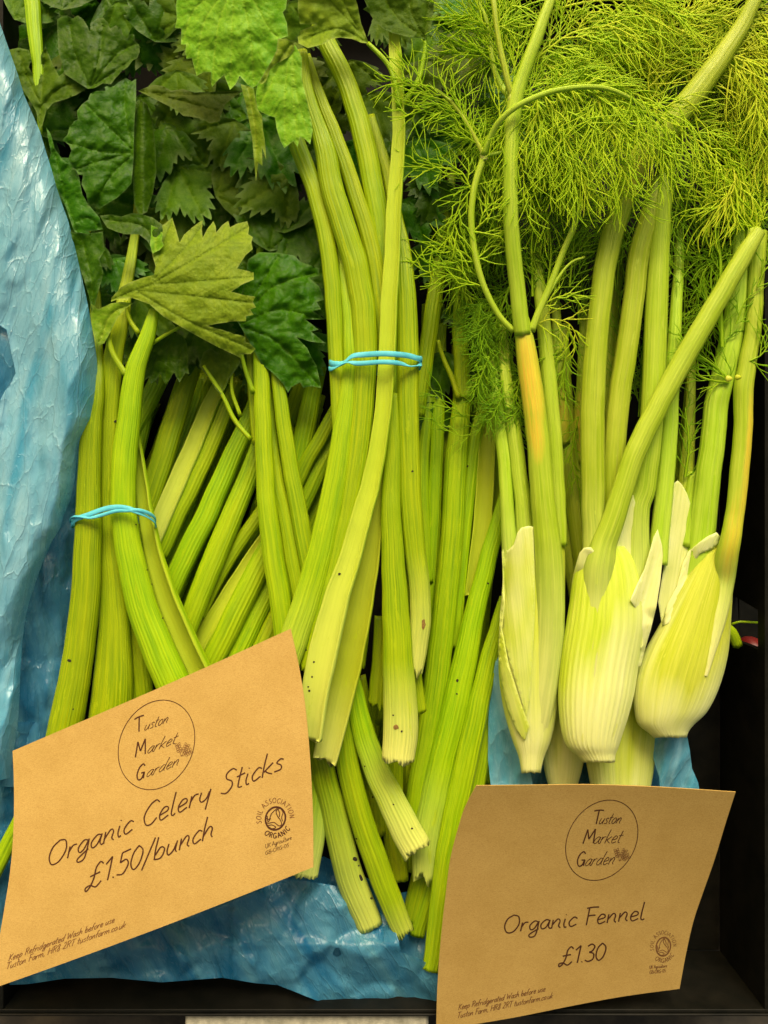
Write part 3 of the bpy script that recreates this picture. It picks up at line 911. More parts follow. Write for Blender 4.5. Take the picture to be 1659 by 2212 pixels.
# front leaves of the centre bunch
leaf('leaf', [(384, -25), (622, -25), (618, 18), (611, 27), (620, 50), (622, 78), (605, 84), (597, 112), (577, 148), (556, 184), (545, 190), (534, 182), (518, 164), (509, 182), (497, 194), (491, 180), (484, 162), (472, 172), (458, 188), (455, 172), (456, 156), (440, 156), (425, 164), (420, 148), (414, 126), (403, 128), (400, 112), (402, 96), (391, 96), (391, 80), (392, 62), (378, 60), (382, 40), (380, 14)],
     [[(500, -25), (470, 60), (458, 180)], [(505, -25), (500, 80), (498, 186)], [(490, -25), (440, 50), (424, 155)], [(480, -25), (420, 20), (394, 88)], [(520, -25), (540, 80), (548, 180)], [(535, -25), (580, 60), (600, 80)]],
     LB, B, plane(500, 60, 108, .05, -.14, -.12, -.05), relief=2.6, spacing=5)
leaf('leaf', [(605, 84), (622, 86), (640, 100), (652, 125), (652, 170), (664, 220), (676, 280), (670, 312), (658, 300), (648, 296), (643, 318), (634, 305), (614, 320), (606, 305), (598, 280), (594, 254), (576, 248), (556, 238), (552, 208), (556, 184), (577, 148), (597, 112)],
     [[(628, 95), (615, 200), (616, 310)], [(630, 95), (640, 200), (668, 300)], [(620, 100), (590, 170), (560, 230)], [(630, 95), (632, 200), (643, 305)]],
     LB, B, plane(610, 200, 92, .10, -.10, -.25, -.03), relief=2.4, spacing=5)
leaf('leaf', [(600, 84), (618, 83), (634, 92), (636, 108), (622, 124), (600, 136), (584, 150), (574, 176), (566, 182), (560, 178), (570, 160), (588, 130), (598, 108)],
     [[(628, 94), (590, 150), (566, 178)]], LP, B, plane(600, 130, 101, .05, -.05), relief=4)
leaf('leaf', [(520, 182), (536, 186), (548, 192), (556, 236), (566, 250), (568, 280), (572, 300), (575, 345), (566, 318), (567, 358), (558, 352), (553, 392), (549, 350), (545, 300), (538, 262), (530, 222)],
     [[(535, 186), (550, 270), (554, 380)]], LB, B, plane(550, 250, 84, .3, -.08), relief=3)
leaf('leaf', [(645, -25), (760, -25), (772, 10), (780, 50), (793, 84), (796, 94), (780, 92), (760, 84), (735, 81), (715, 84), (700, 95), (665, 104), (645, 94), (643, 80), (649, 66), (682, 53), (648, 52), (643, 20)],
     [[(794, 92), (730, 62), (655, 85)], [(794, 92), (750, 20), (740, -25)], [(790, 85), (740, 30), (690, -25)]],
     LP, B, plane(720, 60, 84, .05, -.12, -.06, .25), relief=5, label='olive leaf curled over')
leaf('leaf', [(782, -25), (940, -25), (936, 30), (930, 62), (917, 84), (903, 82), (880, 79), (850, 72), (828, 62), (808, 44), (798, 28), (784, 20), (793, 14), (786, -4)],
     [[(917, 82), (860, 40), (820, -25)], [(917, 82), (890, 30), (880, -25)], [(917, 82), (925, 20), (930, -25)]],
     LO, B, plane(860, 30, 74, 0, -.1, -.05, 0), relief=4)
# leaves of the left bunch
leaf('leaf', [(240, 652), (240, 644), (262, 620), (285, 608), (310, 599), (332, 594), (336, 575), (330, 555), (326, 535), (332, 512), (340, 500), (348, 487), (356, 484), (372, 470), (380, 495), (388, 524), (398, 506), (413, 493), (430, 480), (438, 476), (436, 496), (438, 513), (448, 494), (461, 478), (466, 489), (467, 502), (480, 486), (493, 477), (497, 491), (512, 483), (534, 478), (538, 492), (536, 506), (546, 512), (543, 524), (546, 538), (530, 552), (512, 580), (530, 584), (548, 588), (548, 604), (524, 614), (500, 630), (522, 636), (552, 641), (546, 652), (553, 664), (540, 668), (548, 680), (532, 683), (531, 694), (508, 694), (470, 699), (448, 704), (478, 712), (510, 722), (530, 727), (530, 738), (540, 742), (552, 754), (543, 764), (518, 766), (521, 774), (505, 766), (467, 748), (430, 728), (393, 707), (353, 684), (323, 657), (287, 644), (258, 645)],
     [[(240, 648), (320, 618), (400, 610), (545, 598)], [(300, 628), (420, 640), (548, 655)], [(300, 632), (400, 690), (545, 755)], [(325, 615), (420, 560), (535, 490)], [(330, 605), (395, 540), (438, 484)], [(330, 600), (350, 530), (370, 478)]],
     LP, A, plane(400, 620, 62, .04, .06, -.05, -.18), relief=3.2, label='large pale leaf with toothed edge', veinw=1.8, spacing=5)
leaf('leaf', [(196, 676), (200, 668), (196, 655), (212, 668), (240, 655), (262, 652), (288, 655), (268, 668), (252, 690), (236, 722), (225, 742), (212, 746), (205, 730), (198, 702)],
     [[(285, 656), (240, 680), (215, 738)]], LB, A, plane(230, 700, 46, .1, 0), relief=4)
leaf('leaf', [(215, 466), (240, 463), (262, 468), (285, 460), (304, 462), (330, 470), (350, 485), (352, 500), (338, 512), (344, 528), (330, 540), (318, 520), (300, 506), (270, 506), (250, 500), (232, 492)],
     [[(335, 535), (310, 490), (230, 475)]], LD, A, plane(280, 490, 44, 0, .1), relief=4)
leaf('leaf', [(326, 486), (340, 492), (352, 505), (350, 520), (354, 530), (345, 540), (330, 548), (324, 530), (326, 508)],
     [[(335, 545), (338, 500)]], LB, A, plane(340, 515, 52), relief=3)
leaf('leaf', [(318, 748), (345, 728), (372, 718), (394, 724), (404, 742), (407, 770), (405, 790), (409, 808), (400, 806), (396, 813), (388, 826), (381, 815), (376, 803), (368, 818), (358, 831), (350, 818), (346, 806), (338, 820), (326, 829), (322, 815), (308, 826), (314, 800)],
     [[(385, 706), (365, 760), (357, 822)], [(385, 708), (390, 760), (388, 818)], [(380, 710), (345, 760), (326, 820)], [(388, 708), (402, 750), (405, 800)]],
     LD, A, plane(360, 770, -10, 0, -.05), relief=4)
# dark glossy leaf over the slim stalks
leaf('leaf', [(536, 560), (560, 545), (600, 546), (636, 552), (650, 566), (690, 580), (688, 596), (668, 600), (690, 620), (700, 648), (684, 652), (694, 668), (676, 672), (702, 690), (660, 690), (688, 712), (672, 716), (704, 742), (670, 738), (640, 728), (664, 752), (672, 770), (684, 790), (694, 838), (672, 834), (655, 838), (648, 826), (630, 836), (622, 848), (612, 830), (596, 812), (580, 798), (566, 790), (548, 756), (528, 720), (510, 690), (520, 640), (530, 600)],
     [[(520, 690), (590, 620), (680, 590)], [(520, 700), (600, 670), (698, 690)], [(520, 705), (600, 740), (688, 832)], [(520, 690), (560, 620), (600, 555)]],
     LD, Db, plane(600, 700, -4, .02, 0, -.1, -.12), relief=7, label='large dark green leaf', veinw=2.6)
leaf('leaf', [(430, 790), (440, 760), (455, 752), (470, 762), (476, 750), (500, 748), (515, 760), (520, 782), (508, 800), (495, 818), (486, 840), (476, 852), (465, 838), (450, 815)],
     [[(478, 850), (470, 800), (450, 765)], [(478, 850), (495, 800), (500, 756)]], LO, Db, plane(470, 800, -22, 0, .1), relief=4)

# --- bunch G: the leafy heap at the upper left
G = bunch(250, 300, -60, 'heap of dark green celery leaf tops at the upper left behind the blue bag')
leaf('leaf', [(294, 170), (284, 176), (272, 168), (255, 178), (246, 186), (236, 184), (226, 188), (228, 196), (208, 196), (195, 202), (190, 216), (178, 224), (166, 240), (168, 258), (160, 262), (150, 275), (146, 290), (135, 302), (150, 314), (154, 325), (147, 345), (158, 362), (169, 371), (180, 374), (176, 398), (186, 418), (190, 442), (204, 440), (214, 452), (235, 438), (252, 428), (270, 412), (284, 396), (289, 340), (290, 270), (294, 210)],
     [[(286, 330), (230, 330), (150, 310)], [(286, 325), (230, 270), (185, 225)], [(286, 335), (240, 380), (205, 440)], [(286, 320), (270, 240), (270, 180)], [(286, 330), (210, 350), (165, 366)]],
     LD, G, plane(220, 310, 8, -.18, 0, -.1, -.05), relief=5)
leaf('leaf', [(123, 42), (135, 34), (145, 33), (157, 40), (168, 33), (180, 42), (190, 58), (193, 68), (198, 48), (210, 40), (222, 38), (232, 48), (238, 62), (250, 55), (261, 60), (266, 76), (274, 84), (280, 74), (290, 74), (291, 88), (300, 96), (302, 112), (296, 126), (287, 130), (276, 145), (262, 155), (250, 168), (240, 182), (222, 180), (205, 190), (190, 192), (168, 178), (140, 160), (126, 110)],
     [[(195, 190), (215, 120), (222, 50)], [(195, 190), (250, 120), (292, 95)], [(195, 190), (160, 110), (150, 45)], [(195, 190), (240, 160), (285, 128)]],
     LD, G, plane(210, 110, -8, 0, .12, -.06, 0), relief=5)
leaf('leaf', [(18, 108), (40, 103), (62, 108), (68, 125), (62, 145), (70, 160), (90, 150), (88, 120), (98, 100), (106, 118), (112, 135), (128, 165), (142, 152), (150, 164), (180, 158), (192, 172), (190, 190), (165, 205), (140, 215), (115, 222), (100, 240), (92, 270), (86, 280), (78, 240), (60, 210), (40, 180), (24, 150)],
     [[(85, 270), (90, 200), (98, 110)], [(88, 230), (130, 190), (185, 175)], [(85, 220), (60, 170), (40, 112)]],
     LO, G, plane(90, 190, -16, 0, .1), relief=5)
leaf('leaf', [(100, 275), (110, 290), (118, 320), (135, 345), (160, 362), (170, 378), (178, 420), (190, 440), (215, 470), (222, 495), (205, 498), (190, 500), (205, 512), (200, 540), (180, 530), (158, 495), (140, 440), (120, 400), (105, 350), (110, 330), (104, 300)],
     [[(175, 525), (140, 420), (112, 300)], [(165, 480), (190, 470), (215, 490)]],
     LD, G, plane(150, 400, 2, -.05, 0, 0, 0), relief=5)
leaf('leaf', [(298, 196), (330, 183), (352, 186), (370, 196), (395, 192), (420, 200), (460, 198), (526, 196), (500, 214), (486, 226), (478, 246), (474, 262), (452, 266), (440, 258), (412, 252), (395, 250), (385, 240), (350, 222)],
     [[(298, 197), (380, 215), (470, 240)], [(298, 197), (400, 205), (510, 200)]],
     LO, G, plane(400, 220, 10, 0, .2), relief=4)
leaf('leaf', [(303, 215), (318, 225), (330, 262), (336, 320), (338, 370), (330, 420), (318, 458), (300, 466), (290, 440), (286, 380), (288, 300), (294, 240)],
     [[(305, 220), (308, 340), (304, 460)]], LD, G, lambda x, y: -6 - abs(x - 308) * .9, relief=2)
leaf('leaf', [(150, 500), (190, 505), (222, 500), (226, 540), (215, 560), (224, 590), (210, 640), (200, 680), (192, 640), (180, 600), (162, 550)],
     [[(205, 670), (195, 590), (175, 510)]], LD, G, plane(190, 580, 10), relief=5)
sweep('stalk', [(66, -30, -40, 36), (74, 60, -36, 32), (82, 150, -30, 24), (86, 230, -24, 16), (88, 290, -26, 9)], MAT['celery'], G, flat=.3)
sweep('stalk', [(430, 160, -130, 10), (420, 240, -110, 14), (408, 300, -104, 18), (390, 370, -98, 22), (366, 450, -94, 26), (345, 540, -94, 28)], MAT['celery'], G)

sweep('stalk', [(570, 480, -90, 14), (560, 560, -80, 16), (550, 700, -70, 20)], MAT['celery'], G)
table = [ # x, y, z, size, ang, mat, lobes
 (400, 350, -78, 120, 75, LO, 3), (392, 345, -84, 130, 120, LO, 3), (385, 350, -80, 110, -20, LO, 3), (380, 360, -86, 130, 155, LO, 3), (390, 350, -88, 110, -80, LD, 3),
 (480, 60, -30, 110, -100, LO, 3), (400, 40, -40, 120, -60, LO, 3), (330, 90, -50, 120, 20, LD, 3), (470, 130, -40, 120, -120, LO, 3), (380, 150, -36, 90, 170, LO, 3),
 (560, 330, -60, 130, 160, LD, 3), (600, 420, -70, 140, 190, LD, 3), (520, 450, -90, 130, 120, LO, 3), (640, 470, -80, 130, 150, LD, 3), (470, 420, -70, 120, 60, LO, 3),
 (300, 560, -70, 120, 200, LD, 3), (380, 440, -90, 120, 190, LO, 3), (250, 560, -50, 90, 160, LD, 3), (220, 520, -40, 90, 200, LD, 3), (300, 640, -60, 110, 130, LO, 3),
 (30, 40, -30, 110, 30, LO, 3), (130, 20, -50, 110, 10, LD, 3), (250, 10, -60, 120, 160, LO, 3), (330, 10, -70, 120, -20, LD, 3), (20, 140, -50, 100, 190, LO, 3),
 (430, 560, -70, 130, 170, LD, 3), (480, 640, -60, 120, 150, LD, 3), (580, 540, -60, 130, 10, LD, 3), (660, 600, -54, 110, 110, LD, 5), (420, 700, -50, 110, 150, LD, 3),
 (120, 60, -80, 140, 180, LD, 3), (300, 260, -100, 150, 170, LD, 3), (450, 300, -110, 160, 30, LD, 3), (600, 250, -100, 150, 180, LD, 3), (200, 420, -100, 150, 100, LD, 3),
 (350, 560, -110, 150, 20, LD, 3), (520, 560, -110, 150, 200, LD, 3), (650, 400, -110, 150, 30, LD, 3), (150, 250, -110, 150, 60, LD, 3), (60, 200, -90, 140, 150, LD, 3),
 (450, 700, -80, 130, 210, LD, 3), (600, 680, -80, 130, 180, LD, 3), (330, 700, -80, 120, 180, LD, 3), (620, 130, -30, 110, 160, LO, 3), (500, 260, -60, 110, 200, LO, 3),
 (560, 760, -60, 100, 200, LO, 3), (640, 720, -60, 100, 160, LD, 3), (500, 740, -50, 90, 140, LO, 3), (110, 340, -60, 100, 170, LD, 3), (130, 460, -60, 100, 160, LD, 3),
]
for (x, y, z, sz, an, mt, lb) in table:
    gen_leaf(G, x + rng.uniform(-6, 6), y + rng.uniform(-6, 6), z, sz * 1.12, an + rng.uniform(-12, 12), mt, rng, lb, tilt=rng.uniform(-.25, .25), tiltx=rng.uniform(-.3, .3), curl=rng.uniform(.05, .3), spacing=9)
rgl = random.Random(21)
for k in range(56):
    x_, y_ = rgl.uniform(20, 700), rgl.uniform(-40, 640)
    gen_leaf(G, x_, y_, rgl.uniform(-150, -64), rgl.uniform(130, 190), rgl.uniform(90, 270) if rgl.random() < .8 else rgl.uniform(-60, 60), LD if rgl.random() < .7 else LO, rgl, 3, tilt=rgl.uniform(-.3, .3), tiltx=rgl.uniform(-.4, .4), curl=rgl.uniform(.1, .4), spacing=11)
# leaves behind the centre bunch, right side
H = bunch(930, 400, -50, 'dark green celery leaves in the gap between the centre bunch and the fennel fronds')
for (x, y, z, sz, an, mt, lb) in [(760, 130, -30, 120, 170, LO, 3), (800, 200, -34, 120, 165, LO, 3), (780, 300, -60, 120, 180, LD, 3), (930, 130, -20, 120, 190, LO, 3), (900, 200, -34, 110, 150, LO, 3),
                                  (900, 300, -40, 130, 170, LD, 3), (950, 380, -50, 120, 200, LD, 3), (880, 430, -50, 120, 160, LD, 5), (930, 520, -60, 110, 170, LD, 3), (960, 240, -60, 140, 180, LD, 3), (1000, 60, -60, 150, 180, LO, 3),
                                  (700, 300, -70, 120, 190, LD, 3), (740, 420, -70, 110, 170, LD, 3), (1010, 640, -90, 110, 180, LD, 3), (960, 760, -90, 110, 190, LD, 3), (1000, 450, -90, 140, 180, LD, 3), (940, 870, -110, 100, 190, LD, 3), (1040, 760, -110, 110, 170, LD, 3),
                                  (640, 90, -40, 110, 200, LO, 3), (1060, 250, -100, 160, 150, LD, 3), (820, 20, -40, 110, 150, LO, 3)]:
    gen_leaf(H, x, y, z - 10, sz, an + rng.uniform(-10, 10), mt, rng, lb, tilt=rng.uniform(-.2, .2), tiltx=rng.uniform(-.3, .3), curl=rng.uniform(.05, .3), spacing=9)

for k in range(26):
    x_, y_ = rgl.uniform(690, 1060), rgl.uniform(-40, 560)
    gen_leaf(H, x_, y_, rgl.uniform(-160, -90), rgl.uniform(100, 150), rgl.uniform(100, 260), LD if rgl.random() < .75 else LO, rgl, 3, tilt=rgl.uniform(-.3, .3), tiltx=rgl.uniform(-.4, .4), curl=rgl.uniform(.1, .4), spacing=11)
# ------------------------------------------------------------------ rubber bands
def ribbon(name, pts, wd, th, parent, mat):
    """closed flat strap; pts (x, y, z, twist degrees)"""
    n0 = len(pts)
    e = pts + pts[:3]
    c = catmull(np.array(pts[-1:] + e), 5)
    # keep one whole turn
    a0 = np.array(pts[0][:3])
    ds = np.linalg.norm(c[:, :3] - a0, axis=1)
    i0 = int(np.argmin(ds[:len(c) // 2])); i1 = len(c) // 2 + int(np.argmin(ds[len(c) // 2:]))
    c = c[i0:i1]
    X = Pn(c[:, :3]); n = len(c)
    T = np.roll(X, -1, 0) - np.roll(X, 1, 0); T /= np.linalg.norm(T, axis=1)[:, None]
    ax = np.array([0, 1.0, 0])
    out = np.cross(ax, T) ; out /= np.linalg.norm(out, axis=1)[:, None] + 1e-9
    wv = np.cross(T, out)
    tw = np.radians(c[:, 3])[:, None]
    A_ = wv * np.cos(tw) + out * np.sin(tw); B_ = -wv * np.sin(tw) + out * np.cos(tw)
    sec = [(-.5, -.5), (-.4, .5), (.4, .5), (.5, -.5)]
    V = np.stack([X + A_ * (a * wd * S) + B_ * (b * th * S) for a, b in sec], 1).reshape(-1, 3)
    idx = np.arange(n * 4).reshape(n, 4)
    nx = np.roll(idx, -1, 0)
    F = np.stack([idx, np.roll(idx, -1, 1), np.roll(nx, -1, 1), nx], -1).reshape(-1, 4).tolist()
    o = mkobj(name, V, F, mat, parent)
    m = o.modifiers.new('smooth', 'SUBSURF'); m.levels = 1; m.render_levels = 1
    return o
rb = empty('rubber_band', P(810, 778, 70), 'light blue rubber band wrapped twice round the centre celery bunch', 'rubber band', 'blue rubber bands on the celery')
ribbon('loop', [(712, 783, 34, 0), (722, 786, 50, 0), (742, 783, 64, 40), (762, 769, 74, 20), (790, 766, 80, 0), (822, 764, 90, 0), (852, 765, 90, 0), (880, 768, 70, 0), (902, 774, 52, 0), (911, 777, 22, 0), (895, 790, -18, 0), (810, 796, -24, 0), (725, 790, -10, 0)], 14, 3.5, rb, MAT['band'])
ribbon('loop', [(711, 796, 28, 0), (716, 797, 44, 10), (735, 790, 62, 70), (752, 782, 72, 60), (770, 785, 76, 0), (795, 784, 80, 0), (822, 782, 90, 0), (850, 783, 90, 0), (870, 786, 74, 20), (886, 791, 62, 70), (903, 790, 50, 80), (910, 788, 24, 0), (895, 800, -18, 0), (810, 806, -24, 0), (725, 802, -10, 0)], 12, 3.5, rb, MAT['band'])
ra = empty('rubber_band', P(245, 1112, 60), 'light blue rubber band round the left celery bunch beside the blue bag', 'rubber band', 'blue rubber bands on the celery')
ribbon('loop', [(155, 1136, 20, 0), (164, 1122, 44, 0), (190, 1112, 56, 10), (220, 1101, 60, 10), (245, 1096, 66, 0), (270, 1097, 70, 0), (295, 1105, 66, 20), (318, 1116, 50, 50), (334, 1128, 30, 30), (333, 1138, 8, 0), (300, 1126, -30, 0), (240, 1116, -36, 0), (180, 1130, -20, 0)], 13, 3.5, ra, MAT['band'])
ribbon('loop', [(152, 1126, 16, 0), (158, 1116, 44, 60), (176, 1116, 54, 60), (196, 1118, 58, 30), (222, 1112, 61, 0), (250, 1104, 68, 0), (275, 1103, 70, 0), (300, 1102, 66, 0), (324, 1110, 50, 0), (336, 1122, 26, 0), (330, 1132, 0, 0), (300, 1120, -30, 0), (240, 1110, -36, 0), (176, 1122, -20, 0)], 9, 3.5, ra, MAT['band'])

# ------------------------------------------------------------------ fennel
FG = 'fennel bulbs in the crate'
FM, BM = MAT['fennel_stalk'], MAT['bulb']
def fst(par, pts, z, **k):
    if isinstance(z, (int, float)): z = (z, z)
    n = len(pts)
    pts = [(p[0], p[1], z[0] + (z[1] - z[0]) * i / (n - 1), p[2]) if len(p) == 3 else p for i, p in enumerate(pts)]
    return sweep('stalk', pts, k.pop('mat', FM), par, kind='round', flat=k.pop('flat', .42), ribp=k.pop('ribp', 6.0), **k)

def bulb_body(par, rows, z0, depth, ribp=11.0, name='bulb', flatk=.42, green=None, mat=None, pale_lo=None, lean=0, ribamp=1.2):
    """rows: (y, xl, xr, z shift). Lofted body with shallow ribs that follow its length."""
    rows = np.array([(r[0], r[1], r[2], r[3] if len(r) > 3 else 0) for r in rows], float)
    c = catmull(np.array([((r[1] + r[2]) / 2, r[0], r[3], (r[2] - r[1])) for r in rows]), 8)
    n = len(c); wmax = c[:, 3].max()
    nr = int(wmax * 1.6 / ribp)
    M = nr * 7
    ph = np.linspace(0, 2 * math.pi, M, endpoint=False)
    rib = np.abs(np.cos(ph * nr)) ** 0.6
    V = np.zeros((n, M, 3)); pale = np.zeros((n, M)); ye = np.zeros((n, M))
    t = (c[:, 1] - c[0, 1]) / (c[-1, 1] - c[0, 1])
    for i in range(n):
        w2 = c[i, 3] / 2
        k = w2 / (wmax / 2)
        amp = ribamp * min(1, t[i] * 1.6) * k
        V[i, :, 0] = c[i, 0] + np.sin(ph) * (w2 + amp * (rib - 1)) + lean * t[i] * 0
        V[i, :, 1] = c[i, 1]
        V[i, :, 2] = z0 + c[i, 2] + np.cos(ph) * (depth * (k ** .8) + amp * (rib - 1) * 1.6)
        for j in range(M):
            u = math.sin(ph[j])
            g = noise.noise(Vector((u * 2.2 + z0, t[i] * 3.0, wmax))) * .35 + noise.noise(Vector((u * 9, t[i] * 2.0, wmax + 4))) * .22
            p = t[i] * 1.25 + g + .08
            if green:
                for (uc, uw, tc, tw, am) in green:
                    p -= am * math.exp(-((u - uc) / uw) ** 2 - ((t[i] - tc) / tw) ** 2)
            pale[i, j] = min(1, max(0, p))
    for j in range(M):
        V[-1, j, 1] += noise.noise(Vector((j * .4, wmax, 1))) * 5
    s = c[:, 1]
    arc = ph * wmax / 2
    uv = np.stack(np.broadcast_arrays(arc[None, :], s[:, None]), -1).reshape(-1, 2)
    W = Pn(V.reshape(-1, 3))
    idx = np.arange(n * M).reshape(n, M)
    a = idx[:-1]; b = idx[1:]
    F = np.stack([a, b, np.roll(b, -1, 1), np.roll(a, -1, 1)], -1).reshape(-1, 4).tolist()
    W = np.vstack([W, W[idx[-1]].mean(0), W[idx[0]].mean(0)])
    q = len(W)
    F += [(int(idx[-1][j]), int(idx[-1][(j + 1) % M]), q - 2)[::-1] for j in range(M)]
    F += [(int(idx[0][j]), int(idx[0][(j + 1) % M]), q - 1) for j in range(M)]
    uv = np.vstack([uv, [0, s[-1]], [0, s[0]]])
    z = np.zeros(n * M + 2)
    return mkobj(name, W, F, mat or BM, par, attrs={'rib': np.append(np.broadcast_to(rib[None] * .3, (n, M)).reshape(-1), [0, 0]), 'inner': z, 'pale': np.append(pale.reshape(-1), [1, 1]), 'yellow': z}, uv=uv)

def sheath(par, outline, zf, pale=.9, spacing=6, name='sheath', shade=None, relief=.5, lines=None, free=None, sink=9.0):
    """papery overlapping layer of the bulb; lines = direction of its veins"""
    V, F, edge = tri_fill(outline, spacing)
    _seed[0] += 1
    sd = _seed[0] * 2.3
    z = np.array([zf(x, y) + noise.noise(Vector((x * .03, y * .02, sd))) * relief * 2 for x, y in V])
    if free is not None:
        # only the free edge stands clear; the rest of the layer sinks into the bulb
        fc = catmull(np.array([(x, y, 0.) for x, y in free]), 5)[:, :2]
        dd = np.min(np.linalg.norm(V[:, None, :] - fc[None], axis=2), axis=1)
        z -= sink * np.clip(dd / 26.0, 0, 1) ** 1.3
    pl = np.array([pale if shade is None else min(1, max(0, shade(x, y))) for x, y in V])
    pl = np.minimum(1, pl + noise_arr(V, sd) * .25 + edge * .3)
    dx, dy = lines or (0, 1)
    L = math.hypot(dx, dy); dx /= L; dy /= L
    uv = np.stack([V[:, 0] * dy - V[:, 1] * dx, V[:, 0] * dx + V[:, 1] * dy], -1)
    ob = mkobj(name, Pn(np.column_stack([V, z])), F, BM, par, attrs={'rib': np.zeros(len(V)), 'inner': np.zeros(len(V)), 'pale': pl, 'yellow': np.zeros(len(V))}, uv=uv)
    m = ob.modifiers.new('thick', 'SOLIDIFY'); m.thickness = 1.0 * S; m.offset = -1
    return ob
def noise_arr(V, sd):
    return np.array([noise.noise(Vector((x * .04, y * .015, sd))) for x, y in V])

def ell(rows, z0, depth):
    """height of a bulb body at (x, y)"""
    rows = [(r[0], (r[1] + r[2]) / 2, (r[2] - r[1]) / 2, r[3] if len(r) > 3 else 0) for r in rows]
    wm = max(r[2] for r in rows)
    ys = [r[0] for r in rows]
    def f(x, y):
        c = np.interp(y, ys, [r[1] for r in rows]); w2 = np.interp(y, ys, [r[2] for r in rows]); zs = np.interp(y, ys, [r[3] for r in rows])
        u = min(.985, abs(x - c) / max(1, w2))
        return z0 + zs + depth * (w2 / wm) ** .8 * math.sqrt(1 - u * u)
    return f

# left fennel
FL = empty('fennel_bulb', P(1150, 1400, -10), 'slim fennel bulb on the left with the yellow-scarred stalk and feathery fronds', 'fennel', FG)
rowsL = [(1150, 1120, 1218), (1200, 1092, 1221), (1260, 1088, 1221), (1330, 1083, 1220), (1400, 1078, 1216), (1450, 1077, 1211), (1500, 1082, 1207), (1550, 1092, 1201), (1600, 1107, 1190), (1635, 1120, 1176), (1668, 1126, 1168)]
fst(FL, [(1126, 690, 34), (1131, 720, 38), (1141, 786, 46), (1155, 886, 49), (1166, 986, 50), (1175, 1106, 54), (1184, 1206, 16, 62), (1186, 1300, 8, 66), (1183, 1400, 0, 66), (1172, 1500, -8, 60), (1158, 1600, -16, 40)], (26, 18), pale=.75, palefrom=.5,
    yellow=[(835, 105, .06, .62, 1.0), (930, 80, .14, .4, .9), (770, 65, .0, .6, .8)])
fst(FL, [(1196, -30, 110, 20), (1185, 10, 110, 22), (1160, 80, 108, 26), (1134, 150, 104, 28), (1113, 220, 98, 33), (1104, 320, 92, 33), (1102, 420, 82, 33), (1107, 520, 66, 33), (1117, 620, 46, 34), (1129, 724, 30, 35)], (70, 30), flat=.45)
fst(FL, [(1140, 380, -60, 14), (1156, 520, -30, 20), (1168, 640, -18, 28), (1180, 753, -14, 32), (1189, 853, 34), (1197, 953, 34), (1204, 1060, 34), (1208, 1180, 34)], (-14, -12))
fst(FL, [(1060, 700, -40, 18), (1066, 820, -26, 22), (1075, 886, -20, 26), (1088, 986, -18, 28), (1096, 1106, -14, 30), (1102, 1200, -20, 36), (1108, 1320, -40, 40)], (-20, -10), pale=.4, palefrom=.6)
fst(FL, [(1084, 700, -30, 20), (1094, 830, -18, 26), (1110, 930, -16, 31), (1124, 1040, -12, 34), (1134, 1130, -10, 38), (1138, 1220, -14, 46), (1140, 1330, -30, 50)], (-16, -6), pale=.4, palefrom=.6)
bulb_body(FL, rowsL, -22, 44, ribp=12, ribamp=1.0, green=[(.7, .4, .4, .8, .9), (-.9, .4, .6, .6, .8), (.1, .4, .3, .5, .6)])
fL = ell(rowsL, -22, 44)
sheath(FL, [(1084, 1192), (1090, 1182), (1096, 1190), (1110, 1176), (1118, 1150), (1126, 1140), (1142, 1136), (1152, 1138), (1154, 1200), (1156, 1300), (1152, 1400), (1146, 1500), (1138, 1560), (1128, 1520), (1104, 1440), (1086, 1380), (1086, 1300), (1086, 1240)],
       lambda x, y: fL(x, max(y, 1200)) + 4, shade=lambda x, y: .38 - abs(x - 1120) / 130 + max(0, (1230 - y) / 200), lines=(.1, 1))
sheath(FL, [(1088, 1230), (1090, 1300), (1084, 1360), (1100, 1440), (1126, 1520), (1144, 1570), (1134, 1600), (1116, 1580), (1094, 1530), (1080, 1470), (1076, 1410), (1080, 1330)],
       lambda x, y: fL(x, y) + 6.5, shade=lambda x, y: .2, lines=(.32, 1))
# flared blunt tips either side
sheath(FL, [(1202, 1132), (1212, 1136), (1223, 1140), (1220, 1200), (1214, 1260), (1204, 1240)], lambda x, y: -8 - (x - 1204) * .7, shade=lambda x, y: .5)

# centre fennel
FC = empty('fennel_bulb', P(1290, 1450, 30), 'big pale ribbed fennel bulb with one stalk crossing over to the right', 'fennel', FG)
rowsC = [(1180, 1262, 1350), (1210, 1250, 1372), (1250, 1238, 1386), (1300, 1230, 1394), (1350, 1222, 1396), (1400, 1214, 1388), (1450, 1208, 1378), (1500, 1205, 1370), (1550, 1208, 1357), (1590, 1215, 1344), (1615, 1226, 1336), (1630, 1244, 1330), (1646, 1258, 1329)]
fst(FC, [(1690, -110, 50, 20), (1640, -20, 60, 26), (1600, 60, 58, 36), (1540, 150, 56, 46), (1470, 240, 50, 52), (1420, 300, 36, 54), (1366, 366, 14, 54), (1334, 466, 49), (1311, 553, 47), (1297, 653, 47), (1287, 753, 49), (1281, 853, 51), (1280, 953, 51), (1282, 1106, 50), (1288, 1220, 56), (1292, 1320, 60)], (-30, 20), yellow=[(380, 70, -.2, .4, .45)], pale=.4, palefrom=.8)
fst(FC, [(1470, 260, -30, 26), (1430, 380, -16, 34), (1412, 430, 40), (1398, 490, 44), (1380, 553, 45), (1368, 653, 45), (1354, 753, 46), (1338, 853, 47), (1329, 953, 47), (1324, 1053, 46), (1324, 1160, 50)], (-14, -6))
